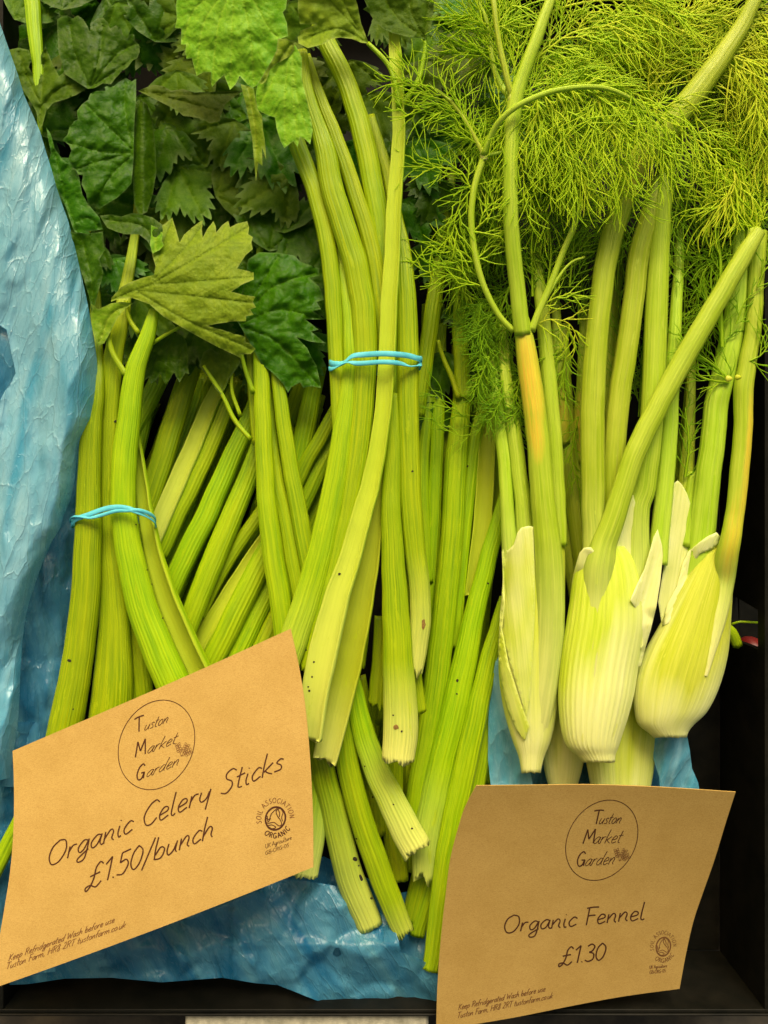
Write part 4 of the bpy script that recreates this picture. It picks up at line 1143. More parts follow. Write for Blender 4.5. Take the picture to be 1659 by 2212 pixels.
fst(FC, [(1640, 500, 28), (1606, 553, 38), (1548, 653, 42), (1489, 753, 44), (1435, 853, 45), (1383, 953, 46), (1357, 1020, 46), (1330, 1106, 48), (1306, 1173, 40, 54), (1294, 1225, 38, 66), (1289, 1290, 37, 60), (1286, 1360, 44, 46), (1284, 1430, 52, 28), (1283, 1500, 56, 10)], (44, 42), pale=.95, palefrom=.66, caps=False, ragged=0)
fst(FC, [(1444, 340, 32), (1432, 440, 38), (1424, 553, 42), (1419, 653, 47), (1415, 753, 48), (1411, 853, 49), (1404, 953, 48), (1392, 1053, 48), (1378, 1106, 48), (1376, 1206, 54), (1372, 1300, 60)], (-4, 0), pale=.5, palefrom=.75)
fst(FC, [(1470, 470, -60, 16), (1466, 580, -40, 22), (1458, 700, -26, 27), (1454, 780, -22, 30), (1450, 853, 33), (1444, 953, 36), (1436, 1053, 38), (1428, 1130, 40), (1420, 1220, 42)], (-22, -16))
bulb_body(FC, rowsC, 4, 62, ribp=15, ribamp=2.8, green=[(-.35, .38, .15, .40, 1.4), (-.95, .25, .5, .6, .9), (.1, .3, .0, .3, .7)])
fC = ell(rowsC, 4, 62)
# pointed white sheath on the right
sheath(FC, [(1362, 1296), (1374, 1268), (1392, 1230), (1404, 1190), (1412, 1160), (1421, 1144), (1430, 1178), (1432, 1200), (1426, 1260), (1418, 1310), (1406, 1360), (1394, 1400), (1384, 1440), (1376, 1440), (1384, 1370), (1382, 1330)],
       lambda x, y: fC(min(x, 1385), max(y, 1300)) + 8 - max(0, 1300 - y) * .02, free=[(1362, 1296), (1404, 1190), (1421, 1144), (1432, 1200), (1418, 1310)], sink=12, shade=lambda x, y: 1.0, lines=(-.25, 1))
# the fold that runs from the crossing stalk down to the right
sheath(FC, [(1308, 1222), (1320, 1180), (1336, 1124), (1348, 1082), (1358, 1064), (1368, 1070), (1376, 1100), (1382, 1150), (1386, 1220), (1388, 1290), (1391, 1350), (1390, 1396), (1384, 1404), (1378, 1370), (1364, 1316), (1344, 1272), (1324, 1244)],
       lambda x, y: 15 + max(0, y - 1180) * .04, shade=lambda x, y: .7, lines=(.12, 1))
sheath(FC, [(1245, 1216), (1252, 1194), (1262, 1183), (1276, 1182), (1283, 1190), (1278, 1220), (1268, 1270), (1258, 1320), (1240, 1330), (1230, 1300), (1236, 1250)],
       lambda x, y: fC(x, max(y, 1250)) + 2, free=[(1245, 1216), (1262, 1183), (1283, 1190)], sink=12, shade=lambda x, y: 1.0 - (y - 1190) / 100, lines=(-.15, 1))

# right fennel
FR = empty('fennel_bulb', P(1480, 1400, -10), 'leaning fennel bulb on the right with the orange-tinged stalk against the crate wall', 'fennel', FG)
rowsR = [(1168, 1546, 1586), (1200, 1514, 1585), (1250, 1482, 1584), (1300, 1452, 1582), (1350, 1424, 1579), (1400, 1396, 1575), (1450, 1376, 1565), (1500, 1368, 1548), (1540, 1370, 1526), (1565, 1378, 1500), (1580, 1396, 1488), (1592, 1412, 1484)]
fst(FR, [(1602, 480, 32), (1600, 560, 38), (1592, 653, 44), (1578, 740, 48), (1560, 820, 50), (1550, 860, 50), (1543, 920, 51), (1531, 1020, -18, 53), (1521, 1106, -26, 55), (1510, 1200, -36, 60), (1500, 1300, -44, 62), (1490, 1380, -50, 50)], (-14, -14), pale=.4, palefrom=.8)
fst(FR, [(1642, 500, 30), (1634, 600, 32), (1629, 690, 33), (1616, 780, 37), (1606, 840, 41), (1605, 920, 39), (1597, 1020, 40), (1588, 1106, 39), (1576, 1173, 12, 44), (1568, 1210, 0, 48), (1562, 1260, -15, 46), (1550, 1330, -6, 40), (1536, 1400, 6, 24), (1524, 1460, 13, 8)], (6, 14), yellow=[(1000, 190, -.3, .34, .8), (1150, 110, 0, .5, .6)], pale=.95, palefrom=.7, caps=False, ragged=0)
fst(FR, [(1500, 720, -90, 14), (1494, 800, -80, 18), (1490, 900, -66, 24), (1484, 1000, 30), (1478, 1100, 38), (1468, 1200, 46)], (-60, -50), mat=FM)
fst(FR, [(1500, 1020, 30), (1488, 1110, 38), (1480, 1180, 40)], (-44, -40))
bulb_body(FR, rowsR, -28, 52, ribp=13, ribamp=1.0, green=[(.15, .7, .30, .45, 1.4), (-.5, .5, .75, .35, .6), (.4, .4, .7, .4, .5)])
fR = ell(rowsR, -28, 52)
sheath(FR, [(1430, 1352), (1440, 1310), (1462, 1268), (1474, 1220), (1488, 1190), (1510, 1172), (1530, 1158), (1548, 1150), (1555, 1158), (1552, 1176), (1534, 1188), (1512, 1196), (1494, 1222), (1478, 1264), (1460, 1310), (1446, 1345)],
       lambda x, y: fR(x, max(y, 1230)) + 4, free=[(1430, 1352), (1474, 1220), (1510, 1172), (1548, 1150)], sink=10, shade=lambda x, y: 1.0, lines=(-.55, 1))
sheath(FR, [(1438, 1200), (1446, 1140), (1452, 1080), (1456, 1044), (1464, 1038), (1474, 1048), (1484, 1066), (1492, 1090), (1496, 1125), (1498, 1160), (1486, 1200), (1468, 1260), (1448, 1320), (1430, 1350), (1422, 1300)],
       lambda x, y: -24 - (x - 1460) * .1, shade=lambda x, y: .75, lines=(-.15, 1))
# two more bulbs underneath
FX = empty('fennel_bulb', P(1215, 1640, -90), 'small pale fennel bulb half hidden under the left and middle bulbs', 'fennel', FG)
bulb_body(FX, [(1430, 1190, 1260), (1500, 1172, 1268), (1580, 1168, 1268), (1640, 1172, 1262), (1690, 1182, 1250), (1720, 1195, 1240)], -110, 40, ribp=13)
FY = empty('fennel_bulb', P(1340, 1640, -90), 'greenish fennel bulb lying under the middle and right bulbs above the right card', 'fennel', FG)
bulb_body(FY, [(1400, 1290, 1400), (1480, 1270, 1420), (1560, 1262, 1424), (1620, 1262, 1418), (1680, 1272, 1410), (1750, 1285, 1395)], -112, 52, ribp=13, green=[(0, 1.5, .5, 2, .75)])
fst(FY, [(1216, 700, -110, 18), (1222, 860, -94, 30), (1226, 940, -90, 38), (1240, 1060, 42), (1256, 1180, 44), (1270, 1300, 46)], (-90, -90))
fst(FY, [(1180, 1000, 30), (1222, 1150, 34), (1250, 1300, 38)], (-110, -110))
fst(FY, [(1198, 600, -90, 16), (1205, 760, -76, 24), (1212, 860, -72, 28), (1218, 960, 30)], (-70, -80), yellow=[(880, 90, 0, .5, .6)])
fst(FY, [(1262, 640, -100, 14), (1255, 820, -84, 20), (1252, 900, -82, 24), (1256, 1000, 26)], (-80, -84), yellow=[(920, 90, 0, .6, .7)])
fst(FY, [(1492, 740, -130, 16), (1490, 860, -116, 24), (1478, 960, -110, 30), (1465, 1100, 36)], (-110, -110))
fst(FY, [(1340, 500, 26), (1320, 700, 34), (1310, 900, 38), (1308, 1100, 38)], (-110, -110))

# ------------------------------------------------------------------ fronds
def tubes(lines, name, parent, mat, sides=3):
    """lines: list of (pts Kx3 layout units, r0, r1, hue)"""
    byK = {}
    for ln in lines:
        byK.setdefault(len(ln[0]), []).append(ln)
    AV, AF, AH = [], [], []
    off = 0
    for K, ls in byK.items():
        X = np.array([l[0] for l in ls], float)
        r0 = np.array([l[1] for l in ls]); r1 = np.array([l[2] for l in ls])
        hu = np.array([l[3] for l in ls])
        W = Pn(X)
        t = np.linspace(0, 1, K)
        rad = (r0[:, None] * (1 - t) + r1[:, None] * t) * S
        T = np.gradient(W, axis=1); T /= np.linalg.norm(T, axis=2)[..., None] + 1e-12
        ref = np.array([0.13, 0.21, 0.97])
        A_ = np.cross(T, ref); A_ /= np.linalg.norm(A_, axis=2)[..., None] + 1e-12
        B_ = np.cross(T, A_)
        ring = []
        for q in range(sides):
            a = 2 * math.pi * q / sides
            ring.append(W + (A_ * math.cos(a) + B_ * math.sin(a)) * rad[..., None])
        V = np.stack(ring, 2)           # N,K,sides,3
        Nn_ = len(ls)
        idx = off + np.arange(Nn_ * K * sides).reshape(Nn_, K, sides)
        a = idx[:, :-1]; b = idx[:, 1:]
        F = np.stack([a, np.roll(a, -1, 2), np.roll(b, -1, 2), b], -1).reshape(-1, 4)
        AV.append(V.reshape(-1, 3)); AF.append(F); AH.append(np.repeat(hu, K * sides))
        off += Nn_ * K * sides
    return mkobj(name, np.vstack(AV), np.vstack(AF), mat, parent, attrs={'hue': np.clip(np.concatenate(AH), 0, 1)})

def bent(p, d, L, curl, rz, rg, K=5):
    """curved thread in the layout plane; curl in radians over its length, bowing in z"""
    a = math.atan2(d[1], d[0])
    pts = [np.array(p, float)]
    st_ = L / (K - 1)
    dz = rz
    for i in range(K - 1):
        aa = a + curl * (i + .5) / (K - 1)
        pts.append(pts[-1] + np.array([math.cos(aa) * st_, math.sin(aa) * st_, dz * st_ * (1 - 1.3 * i / (K - 1))]))
    return np.array(pts)

def frond(par, rachis, rad, l2=70, l3=42, dens=1.0, seed=1, mat=None, start=.12, hue=.5, sag=0.0, thr=1.15, name='frond', gap=13.5, zspread=.24, open_=40):
    """feathery leaf: a rachis, side branches and long curved threads"""
    rg = random.Random(seed)
    rc_ = catmull(np.array(rachis, float), 10)
    n = len(rc_)
    lines = []
    if rad > 0: lines.append((rc_, rad, max(.9, rad * .45), hue + .25))
    seglen = np.concatenate([[0], np.cumsum(np.linalg.norm(np.diff(rc_[:, :2], axis=0), axis=1))])
    L = seglen[-1]
    s = L * start
    side = 1
    def along(P_, f):
        k = f * (len(P_) - 1); i = min(len(P_) - 2, int(k)); u = k - i
        p = P_[i] * (1 - u) + P_[i + 1] * u
        d = P_[i + 1] - P_[i]
        return p, d / (np.linalg.norm(d[:2]) + 1e-9)
    def rot(d, a):
        return (d[0] * math.cos(a) - d[1] * math.sin(a), d[0] * math.sin(a) + d[1] * math.cos(a))
    while s < L:
        f = s / L
        i = min(n - 2, max(0, int(np.searchsorted(seglen, s) - 1)))
        p = rc_[i]; d = rc_[i + 1] - rc_[i]; d = d / (np.linalg.norm(d[:2]) + 1e-9)
        ll = l2 * (1 - .4 * f) * rg.uniform(.65, 1.2)
        dd = rot(d, side * R(open_ + rg.uniform(-16, 16)))
        bend = -side * rg.uniform(-.1, .7) + sag * dd[0]
        b = bent(p, dd, ll, bend, rg.uniform(-zspread, zspread), rg, 7)
        h = hue + rg.uniform(-.22, .22)
        lines.append((b, thr * 1.1, thr * .8, h + .1))
        m = max(2, int(ll / 11.0 * dens))
        s3 = 1
        common = rg.uniform(-.7, .7)
        for k in range(1, m + 1):
            ff = min(.98, max(.04, (k + rg.uniform(-.3, .3)) / (m + .5)))
            q, qd = along(b, ff)
            l = l3 * 1.5 * (1 - .25 * ff) * rg.uniform(.6, 1.3)
            q2 = rot(qd, s3 * R(rg.uniform(18, 44)))
            cv = common + rg.uniform(-.35, .35) - s3 * .25 + sag * q2[0] * .6
            th = bent(q, q2, l, cv, rg.uniform(-zspread, zspread) * 1.2, rg, 6)
            lines.append((th, thr * .9, thr * .38, h + rg.uniform(-.12, .15)))
            if rg.random() < .55:
                q, qd = along(th, rg.uniform(.2, .45))
                q2 = rot(qd, -s3 * R(rg.uniform(16, 32)))
                lines.append((bent(q, q2, l * rg.uniform(.5, .8), cv * .6, rg.uniform(-.4, .4), rg, 5), thr * .75, thr * .45, h))
            s3 = -s3
        side = -side
        s += gap * rg.uniform(.7, 1.3) / max(.5, dens)
    return tubes(lines, name, par, mat or MAT['frond'])

FR1, FRD = MAT['frond'], MAT['frond_deep']
# side stems of the left fennel
fst(FL, [(1110, 716, 26, 14), (1078, 682, 32, 13), (1047, 622, 40, 13), (1026, 550, 50, 14), (1018, 470, 60, 14), (1026, 400, 68, 14), (1046, 335, 74, 15)], 0, bumpy=.2)
fst(FL, [(1148, 716, 30, 16), (1165, 670, 34, 15), (1190, 612, 38, 14), (1218, 540, 42, 13), (1240, 490, 44, 13), (1252, 440, 44, 11)], 0, bumpy=.2)
fst(FL, [(1152, 712, 30, 9), (1176, 655, 34, 7), (1206, 600, 40, 6), (1235, 566, 44, 5), (1262, 556, 46, 4)], 0, bumpy=.2)
fst(FL, [(1044, 336, 78, 14), (1062, 290, 96, 14), (1085, 255, 116, 13), (1130, 222, 132, 13), (1200, 196, 134, 12), (1290, 188, 130, 11), (1350, 206, 120, 9), (1400, 240, 106, 7)], 0, bumpy=.2)
fst(FL, [(1044, 334, 74, 11), (1022, 290, 80, 9), (998, 250, 84, 8), (970, 215, 86, 7), (935, 190, 84, 5), (905, 184, 80, 4)], 0, bumpy=.2)
fst(FL, [(1112, 218, 92, 16), (1085, 190, 72, 14), (1068, 150, 76, 12), (1058, 90, 78, 11), (1050, 40, 78, 9), (1020, -20, 78, 7)], 0, bumpy=.2)
fst(FL, [(1108, 214, 96, 16), (1098, 180, 106, 14), (1078, 90, 112, 12), (1066, 0, 112, 12), (1062, -20, 82, 11)], 0, bumpy=.2)
fst(FL, [(1046, 336, 74, 10), (1080, 330, 80, 7), (1130, 318, 86, 6), (1180, 312, 88, 4)], 0, bumpy=.2)
frs = [ # parent, rachis, radius, l2, l3, dens, hue, sag, mat
 (FL, [(1044, 334, 76), (1000, 262, 84), (960, 210, 86), (905, 186, 82), (850, 160, 76)], 0, 62, 46, 1.0, .35, 0, FR1),
 (FL, [(1020, 290, 80), (985, 235, 84), (940, 236, 84), (870, 250, 80)], 2.6, 46, 44, .9, .35, 0, FR1),
 (FL, [(1022, 420, 60), (995, 370, 62), (950, 362, 62), (890, 350, 56)], 2.4, 50, 44, .85, .3, 0, FR1),
 (FL, [(1026, 400, 60), (990, 450, 56), (975, 520, 54)], 2.2, 46, 42, .8, .25, 0, FR1),
 (FL, [(1046, 620, 40), (1005, 606, 42), (960, 590, 42), (905, 585, 38)], 2.2, 44, 42, .8, .3, 0, FR1),
 (FL, [(1035, 580, 44), (1000, 545, 46), (950, 530, 44), (920, 545, 40)], 2.2, 40, 42, .8, .3, 0, FR1),
 (FL, [(1022, 500, 56), (1060, 460, 60), (1080, 400, 64), (1075, 340, 66)], 2.2, 60, 46, 1.0, .4, 0, FR1),
 (FL, [(1030, 560, 46), (1070, 520, 44), (1090, 470, 40)], 2.2, 56, 44, .9, .3, 0, FR1),
 # from the arch, hanging
 (FL, [(1062, 290, 82), (1085, 255, 90), (1130, 222, 100), (1200, 196, 112), (1290, 188, 118), (1350, 206, 114), (1400, 240, 104), (1440, 280, 96)], 0, 80, 54, 1.0, .5, .9, FR1),
 (FL, [(1200, 197, 112), (1225, 250, 114), (1230, 320, 108), (1250, 400, 100)], 3, 80, 52, 1.0, .5, .3, FR1),
 (FL, [(1160, 208, 106), (1165, 260, 108), (1190, 330, 100), (1200, 400, 92)], 2.6, 75, 52, 1.0, .45, .3, FR1),
 (FL, [(1290, 188, 118), (1300, 250, 116), (1330, 320, 106), (1340, 390, 96)], 3, 80, 52, 1.0, .55, .3, FR1),
 (FL, [(1350, 206, 114), (1380, 270, 110), (1420, 320, 100), (1440, 380, 90)], 2.6, 75, 50, .95, .5, .3, FR1),
 (FL, [(1100, 240, 94), (1110, 300, 96), (1130, 370, 90), (1130, 440, 84)], 2.4, 70, 50, 1.0, .45, .2, FR1),
 (FL, [(1400, 240, 104), (1450, 230, 104), (1510, 240, 100)], 2, 60, 60, .9, .6, .6, FR1),
 (FL, [(1130, 318, 84), (1180, 330, 84), (1230, 370, 80), (1270, 420, 76)], 2.4, 70, 50, 1.0, .45, .4, FR1),
 (FL, [(1180, 312, 88), (1260, 330, 86), (1320, 370, 80), (1360, 430, 70)], 2.2, 70, 50, 1.0, .5, .4, FR1),
 # top centre
 (FL, [(1135, 150, 78), (1180, 110, 90), (1240, 70, 96), (1320, 60, 96), (1390, 90, 90)], 3.2, 85, 56, 1.0, .6, .5, FR1),
 (FL, [(1180, 30, 74), (1240, 10, 86), (1320, 0, 90), (1400, 10, 88), (1470, 50, 80)], 3, 85, 56, 1.0, .65, .5, FR1),
 (FL, [(1150, 120, 76), (1200, 150, 84), (1260, 150, 88), (1330, 140, 86)], 2.6, 75, 50, 1.0, .6, .4, FR1),
 (FL, [(1110, 190, 78), (1090, 120, 80), (1060, 60, 82), (1010, 20, 80)], 0, 85, 56, 1.0, .4, 0, FR1),
 (FL, [(1070, 60, 84), (1100, 20, 86), (1130, -10, 86)], 2.4, 80, 54, 1.1, .45, .2, FR1),
 (FL, [(1060, 130, 78), (1030, 110, 76), (990, 120, 72), (950, 140, 66)], 2.2, 50, 44, .8, .35, 0, FR1),
 (FL, [(1050, 60, 78), (1010, 40, 74), (960, 30, 68)], 2.2, 50, 46, .7, .4, 0, FR1),
 (FL, [(1130, 170, 72), (1160, 180, 76), (1200, 160, 80)], 2, 70, 50, 1.1, .5, .2, FR1),
 (FC, [(1420, 250, 40), (1400, 180, 50), (1420, 100, 56), (1460, 30, 56)], 3, 90, 60, 1.1, .75, .3, FR1),
 (FC, [(1500, 190, 20), (1470, 120, 40), (1480, 50, 50), (1520, -10, 50)], 3, 90, 60, 1.1, .8, .3, FR1),
 (FC, [(1540, 140, 20), (1580, 90, 36), (1620, 60, 40), (1659, 60, 40)], 3, 90, 60, 1.1, .85, .6, FR1),
 (FC, [(1480, 200, 30), (1540, 130, 50), (1600, 130, 56), (1640, 190, 52), (1659, 260, 46)], 3, 80, 64, 1.1, .85, .6, FR1),
 (FC, [(1560, 40, 30), (1620, 20, 36), (1680, 60, 36)], 3, 90, 64, 1.1, .8, .6, FR1),
 (FC, [(1560, 160, 10), (1600, 220, 20), (1640, 300, 24), (1650, 380, 20)], 2.6, 75, 60, 1.0, .8, .4, FR1),
 (FC, [(1440, 280, 20), (1500, 300, 24), (1560, 340, 20), (1600, 400, 12)], 2.6, 75, 54, 1.0, .6, .4, FR1),
 (FC, [(1400, 320, 10), (1450, 330, 14), (1500, 370, 10), (1540, 430, 0)], 2.4, 60, 50, .9, .4, .4, FR1),
 (FC, [(1460, 280, 0), (1540, 260, 10), (1610, 300, 10), (1659, 360, 0)], 2.6, 75, 56, 1.0, .65, .4, FR1),
 # darker ones beneath
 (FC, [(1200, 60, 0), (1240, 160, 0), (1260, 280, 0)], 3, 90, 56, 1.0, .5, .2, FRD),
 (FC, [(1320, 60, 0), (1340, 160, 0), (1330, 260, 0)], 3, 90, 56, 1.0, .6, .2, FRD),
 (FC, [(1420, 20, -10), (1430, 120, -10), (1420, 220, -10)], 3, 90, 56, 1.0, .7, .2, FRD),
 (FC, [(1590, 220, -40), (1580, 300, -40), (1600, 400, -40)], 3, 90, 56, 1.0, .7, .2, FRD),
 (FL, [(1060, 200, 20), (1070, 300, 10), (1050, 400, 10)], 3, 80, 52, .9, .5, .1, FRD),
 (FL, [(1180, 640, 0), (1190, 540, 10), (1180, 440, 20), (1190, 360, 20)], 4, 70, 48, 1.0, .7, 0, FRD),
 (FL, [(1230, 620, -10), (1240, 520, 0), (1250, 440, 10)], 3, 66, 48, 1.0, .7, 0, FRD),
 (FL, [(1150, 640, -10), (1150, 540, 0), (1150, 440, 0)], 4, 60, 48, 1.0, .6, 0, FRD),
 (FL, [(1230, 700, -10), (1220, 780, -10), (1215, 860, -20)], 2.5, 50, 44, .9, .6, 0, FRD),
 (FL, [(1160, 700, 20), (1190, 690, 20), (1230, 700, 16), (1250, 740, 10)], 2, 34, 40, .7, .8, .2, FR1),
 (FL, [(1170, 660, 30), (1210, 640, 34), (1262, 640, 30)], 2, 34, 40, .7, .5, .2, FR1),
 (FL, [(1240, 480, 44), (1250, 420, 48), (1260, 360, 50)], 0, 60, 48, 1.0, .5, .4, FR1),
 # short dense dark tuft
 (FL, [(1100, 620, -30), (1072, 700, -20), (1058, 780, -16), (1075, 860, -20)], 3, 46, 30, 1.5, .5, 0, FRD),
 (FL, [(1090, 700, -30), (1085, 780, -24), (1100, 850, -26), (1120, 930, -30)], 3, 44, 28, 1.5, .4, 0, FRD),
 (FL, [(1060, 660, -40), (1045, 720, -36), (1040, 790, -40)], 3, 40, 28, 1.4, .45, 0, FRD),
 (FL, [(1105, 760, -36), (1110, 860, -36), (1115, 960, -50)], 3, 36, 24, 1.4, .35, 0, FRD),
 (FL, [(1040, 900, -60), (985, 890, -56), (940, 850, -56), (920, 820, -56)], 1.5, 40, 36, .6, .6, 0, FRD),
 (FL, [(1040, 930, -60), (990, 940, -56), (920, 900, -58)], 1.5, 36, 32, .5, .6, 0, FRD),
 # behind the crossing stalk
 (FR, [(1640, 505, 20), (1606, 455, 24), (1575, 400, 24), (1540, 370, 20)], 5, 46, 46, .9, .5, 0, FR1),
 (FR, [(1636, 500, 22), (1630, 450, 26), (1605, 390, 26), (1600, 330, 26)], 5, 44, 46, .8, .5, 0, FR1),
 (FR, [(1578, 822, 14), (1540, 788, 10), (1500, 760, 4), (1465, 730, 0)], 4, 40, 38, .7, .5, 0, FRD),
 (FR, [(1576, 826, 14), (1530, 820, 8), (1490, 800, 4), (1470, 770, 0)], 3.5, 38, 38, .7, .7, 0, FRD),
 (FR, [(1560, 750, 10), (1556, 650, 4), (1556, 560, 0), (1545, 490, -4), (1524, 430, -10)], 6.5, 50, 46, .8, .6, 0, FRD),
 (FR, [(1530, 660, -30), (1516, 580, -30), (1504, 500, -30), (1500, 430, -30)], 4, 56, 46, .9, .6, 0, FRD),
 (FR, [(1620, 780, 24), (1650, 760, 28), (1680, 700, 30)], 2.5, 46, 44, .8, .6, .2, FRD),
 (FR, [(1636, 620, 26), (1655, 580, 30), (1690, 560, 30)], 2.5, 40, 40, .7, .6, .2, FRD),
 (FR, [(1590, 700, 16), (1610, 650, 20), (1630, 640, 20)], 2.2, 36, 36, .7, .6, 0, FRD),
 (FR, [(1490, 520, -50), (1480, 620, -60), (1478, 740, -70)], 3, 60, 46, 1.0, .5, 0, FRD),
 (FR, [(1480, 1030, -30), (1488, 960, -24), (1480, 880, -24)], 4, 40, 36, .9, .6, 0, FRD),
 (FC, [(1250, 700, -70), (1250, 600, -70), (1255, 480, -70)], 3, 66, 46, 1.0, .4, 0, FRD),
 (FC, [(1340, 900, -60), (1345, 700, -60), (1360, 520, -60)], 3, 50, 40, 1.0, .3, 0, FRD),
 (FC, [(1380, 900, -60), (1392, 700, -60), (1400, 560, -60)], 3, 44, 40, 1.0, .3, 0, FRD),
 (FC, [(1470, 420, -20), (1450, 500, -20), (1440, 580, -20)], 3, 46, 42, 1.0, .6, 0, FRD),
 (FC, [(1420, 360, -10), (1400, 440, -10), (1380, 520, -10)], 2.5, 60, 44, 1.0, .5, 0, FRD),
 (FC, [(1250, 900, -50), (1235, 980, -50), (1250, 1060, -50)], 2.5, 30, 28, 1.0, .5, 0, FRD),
]
for i, (par, rp_, rd, l2, l3, dn, hu, sg, mt) in enumerate(frs):
    frond(par, rp_, rd, l2, l3, dn, 100 + i, mt, hue=hu, sag=sg, start=.05, thr=1.85 if mt is FR1 else 1.5)
# the short dense tuft left of the forked joint, and finer growth between the stalks
rg3 = random.Random(31)
for k in range(20):
    x_, y_ = rg3.uniform(1022, 1096), rg3.uniform(660, 900)
    x_ += max(0, (y_ - 780)) * .25
    a_ = rg3.uniform(.9, 2.6)
    z_ = rg3.uniform(-34, 6)
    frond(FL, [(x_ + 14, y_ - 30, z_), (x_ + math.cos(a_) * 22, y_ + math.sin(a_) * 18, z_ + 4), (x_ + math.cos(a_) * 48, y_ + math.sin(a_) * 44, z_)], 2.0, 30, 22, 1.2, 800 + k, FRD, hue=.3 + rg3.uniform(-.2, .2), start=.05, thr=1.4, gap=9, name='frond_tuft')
for k in range(26):
    x_, y_ = rg3.choice([(rg3.uniform(1150, 1262), rg3.uniform(420, 840)), (rg3.uniform(1440, 1560), rg3.uniform(380, 900)), (rg3.uniform(1600, 1680), rg3.uniform(380, 760)), (rg3.uniform(960, 1090), rg3.uniform(420, 640))])
    a_ = rg3.uniform(1.0, 2.2)
    z_ = rg3.uniform(-80, -34)
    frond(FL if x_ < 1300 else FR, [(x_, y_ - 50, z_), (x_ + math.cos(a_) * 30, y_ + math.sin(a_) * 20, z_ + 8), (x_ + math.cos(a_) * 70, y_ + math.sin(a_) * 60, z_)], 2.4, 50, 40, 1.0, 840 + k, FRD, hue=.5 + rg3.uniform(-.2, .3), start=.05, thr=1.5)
# more fronds filling the heap, deep ones first
rg2 = random.Random(77)
for k in range(46):
    deep = k < 26
    u = rg2.random()
    x = rg2.uniform(1090, 1650); y = rg2.uniform(-20, 330 if x < 1400 else 400)
    if deep: x = rg2.uniform(1040, 1660); y = rg2.uniform(-20, 520)
    z_ = rg2.uniform(-70, -10) if deep else rg2.uniform(10, 60 if x < 1350 else 36)
    a_ = rg2.uniform(-.9, .9) + (math.pi / 2 if rg2.random() < .75 else 0)
    L_ = rg2.uniform(90, 170)
    pts_ = [(x, y, z_), (x + math.cos(a_) * L_ * .35, y + math.sin(a_) * L_ * .35, z_ + 8), (x + math.cos(a_ + .25) * L_ * .7, y + math.sin(a_ + .25) * L_ * .7, z_ + 6), (x + math.cos(a_ + .5) * L_, y + math.sin(a_ + .5) * L_, z_ - 6)]
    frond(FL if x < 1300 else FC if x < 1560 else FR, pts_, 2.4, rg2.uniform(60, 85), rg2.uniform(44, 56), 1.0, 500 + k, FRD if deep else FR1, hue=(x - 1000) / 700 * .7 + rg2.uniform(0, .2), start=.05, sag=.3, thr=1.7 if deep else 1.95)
# torn white collar at the joint of the right bulb stalks
for (x, y, w_, h_) in ((1574, 818, 16, 12), (1594, 815, 14, 14)):
    cc = P(x, y, 44)
    blob('torn_node', (cc.x, cc.y, cc.z), w_ * S * .5, BM, FR, seg=8, squash=(1, .8, .5), lobes=3)
# pale collars where the stems fork
for par, x, y, z_, w_ in ((FL, 1045, 334, 76, 17), (FL, 1110, 214, 98, 30), (FR, 1630, 508, 36, 34),):
    sweep('joint', [(x - 1, y - 12, z_ - 2, w_ * .80), (x, y - 3, z_, w_ * .93), (x, y + 4, z_, w_ * .96), (x, y + 13, z_ - 2, w_ * .82)], FM if par in (FL, FR) else MAT['celery'], par, kind='round', flat=.44, ribp=6, ragged=0, pale=.5, palefrom=0, step=3)
# ------------------------------------------------------------------ blue bags
bag = empty('plastic_bag', P(60, 900, 0), 'crumpled pale blue plastic bag lining the left and bottom sides of the crate', 'plastic bag')
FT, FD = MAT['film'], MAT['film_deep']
edgeR = [(0, 50), (12, 85), (25, 122), (40, 165), (52, 205), (70, 246), (87, 285), (100, 330), (112, 368), (122, 405), (134, 440), (147, 476), (157, 515), (166, 552), (176, 596), (186, 640), (194, 682), (203, 730), (209, 775), (211, 820), (211, 868), (207, 902), (194, 925), (180, 946), (170, 972), (165, 1000), (161, 1040), (152, 1080), (138, 1112), (130, 1142), (112, 1170), (92, 1216), (78, 1255), (64, 1295), (54, 1340), (48, 1390), (44, 1450), (42, 1510), (38, 1570), (30, 1620), (22, 1680)]
def zleft(x, y):
    e = np.interp(y, [p[1] for p in edgeR], [p[0] for p in edgeR])
    d = e - x
    roll = max(0, 1 - d / 40)
    return 60 + 26 * math.sin(min(1.6, d / 55)) - 34 * roll ** 2 - max(0, d - 90) * .15
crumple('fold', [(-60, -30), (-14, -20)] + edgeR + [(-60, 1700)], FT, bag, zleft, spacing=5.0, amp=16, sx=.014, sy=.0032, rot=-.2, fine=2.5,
        holes=[[(-50, 690), (-2, 702), (14, 712), (34, 806), (12, 842), (-8, 880), (-50, 900)]])
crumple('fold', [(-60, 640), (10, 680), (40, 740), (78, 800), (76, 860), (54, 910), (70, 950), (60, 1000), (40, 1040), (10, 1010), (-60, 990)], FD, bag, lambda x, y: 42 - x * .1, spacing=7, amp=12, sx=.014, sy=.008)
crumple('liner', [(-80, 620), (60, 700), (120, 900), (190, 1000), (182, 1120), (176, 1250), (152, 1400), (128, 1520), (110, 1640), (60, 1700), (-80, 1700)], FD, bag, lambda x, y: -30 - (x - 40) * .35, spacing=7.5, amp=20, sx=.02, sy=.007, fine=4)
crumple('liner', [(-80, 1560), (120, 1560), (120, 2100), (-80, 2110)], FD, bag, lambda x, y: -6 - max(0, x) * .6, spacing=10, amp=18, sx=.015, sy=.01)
hole = [(728 + 9 * math.cos(a) * (1 + .2 * math.sin(3 * a)), 2057 + 10 * math.sin(a)) for a in np.linspace(0, 2 * math.pi, 12, endpoint=False)]
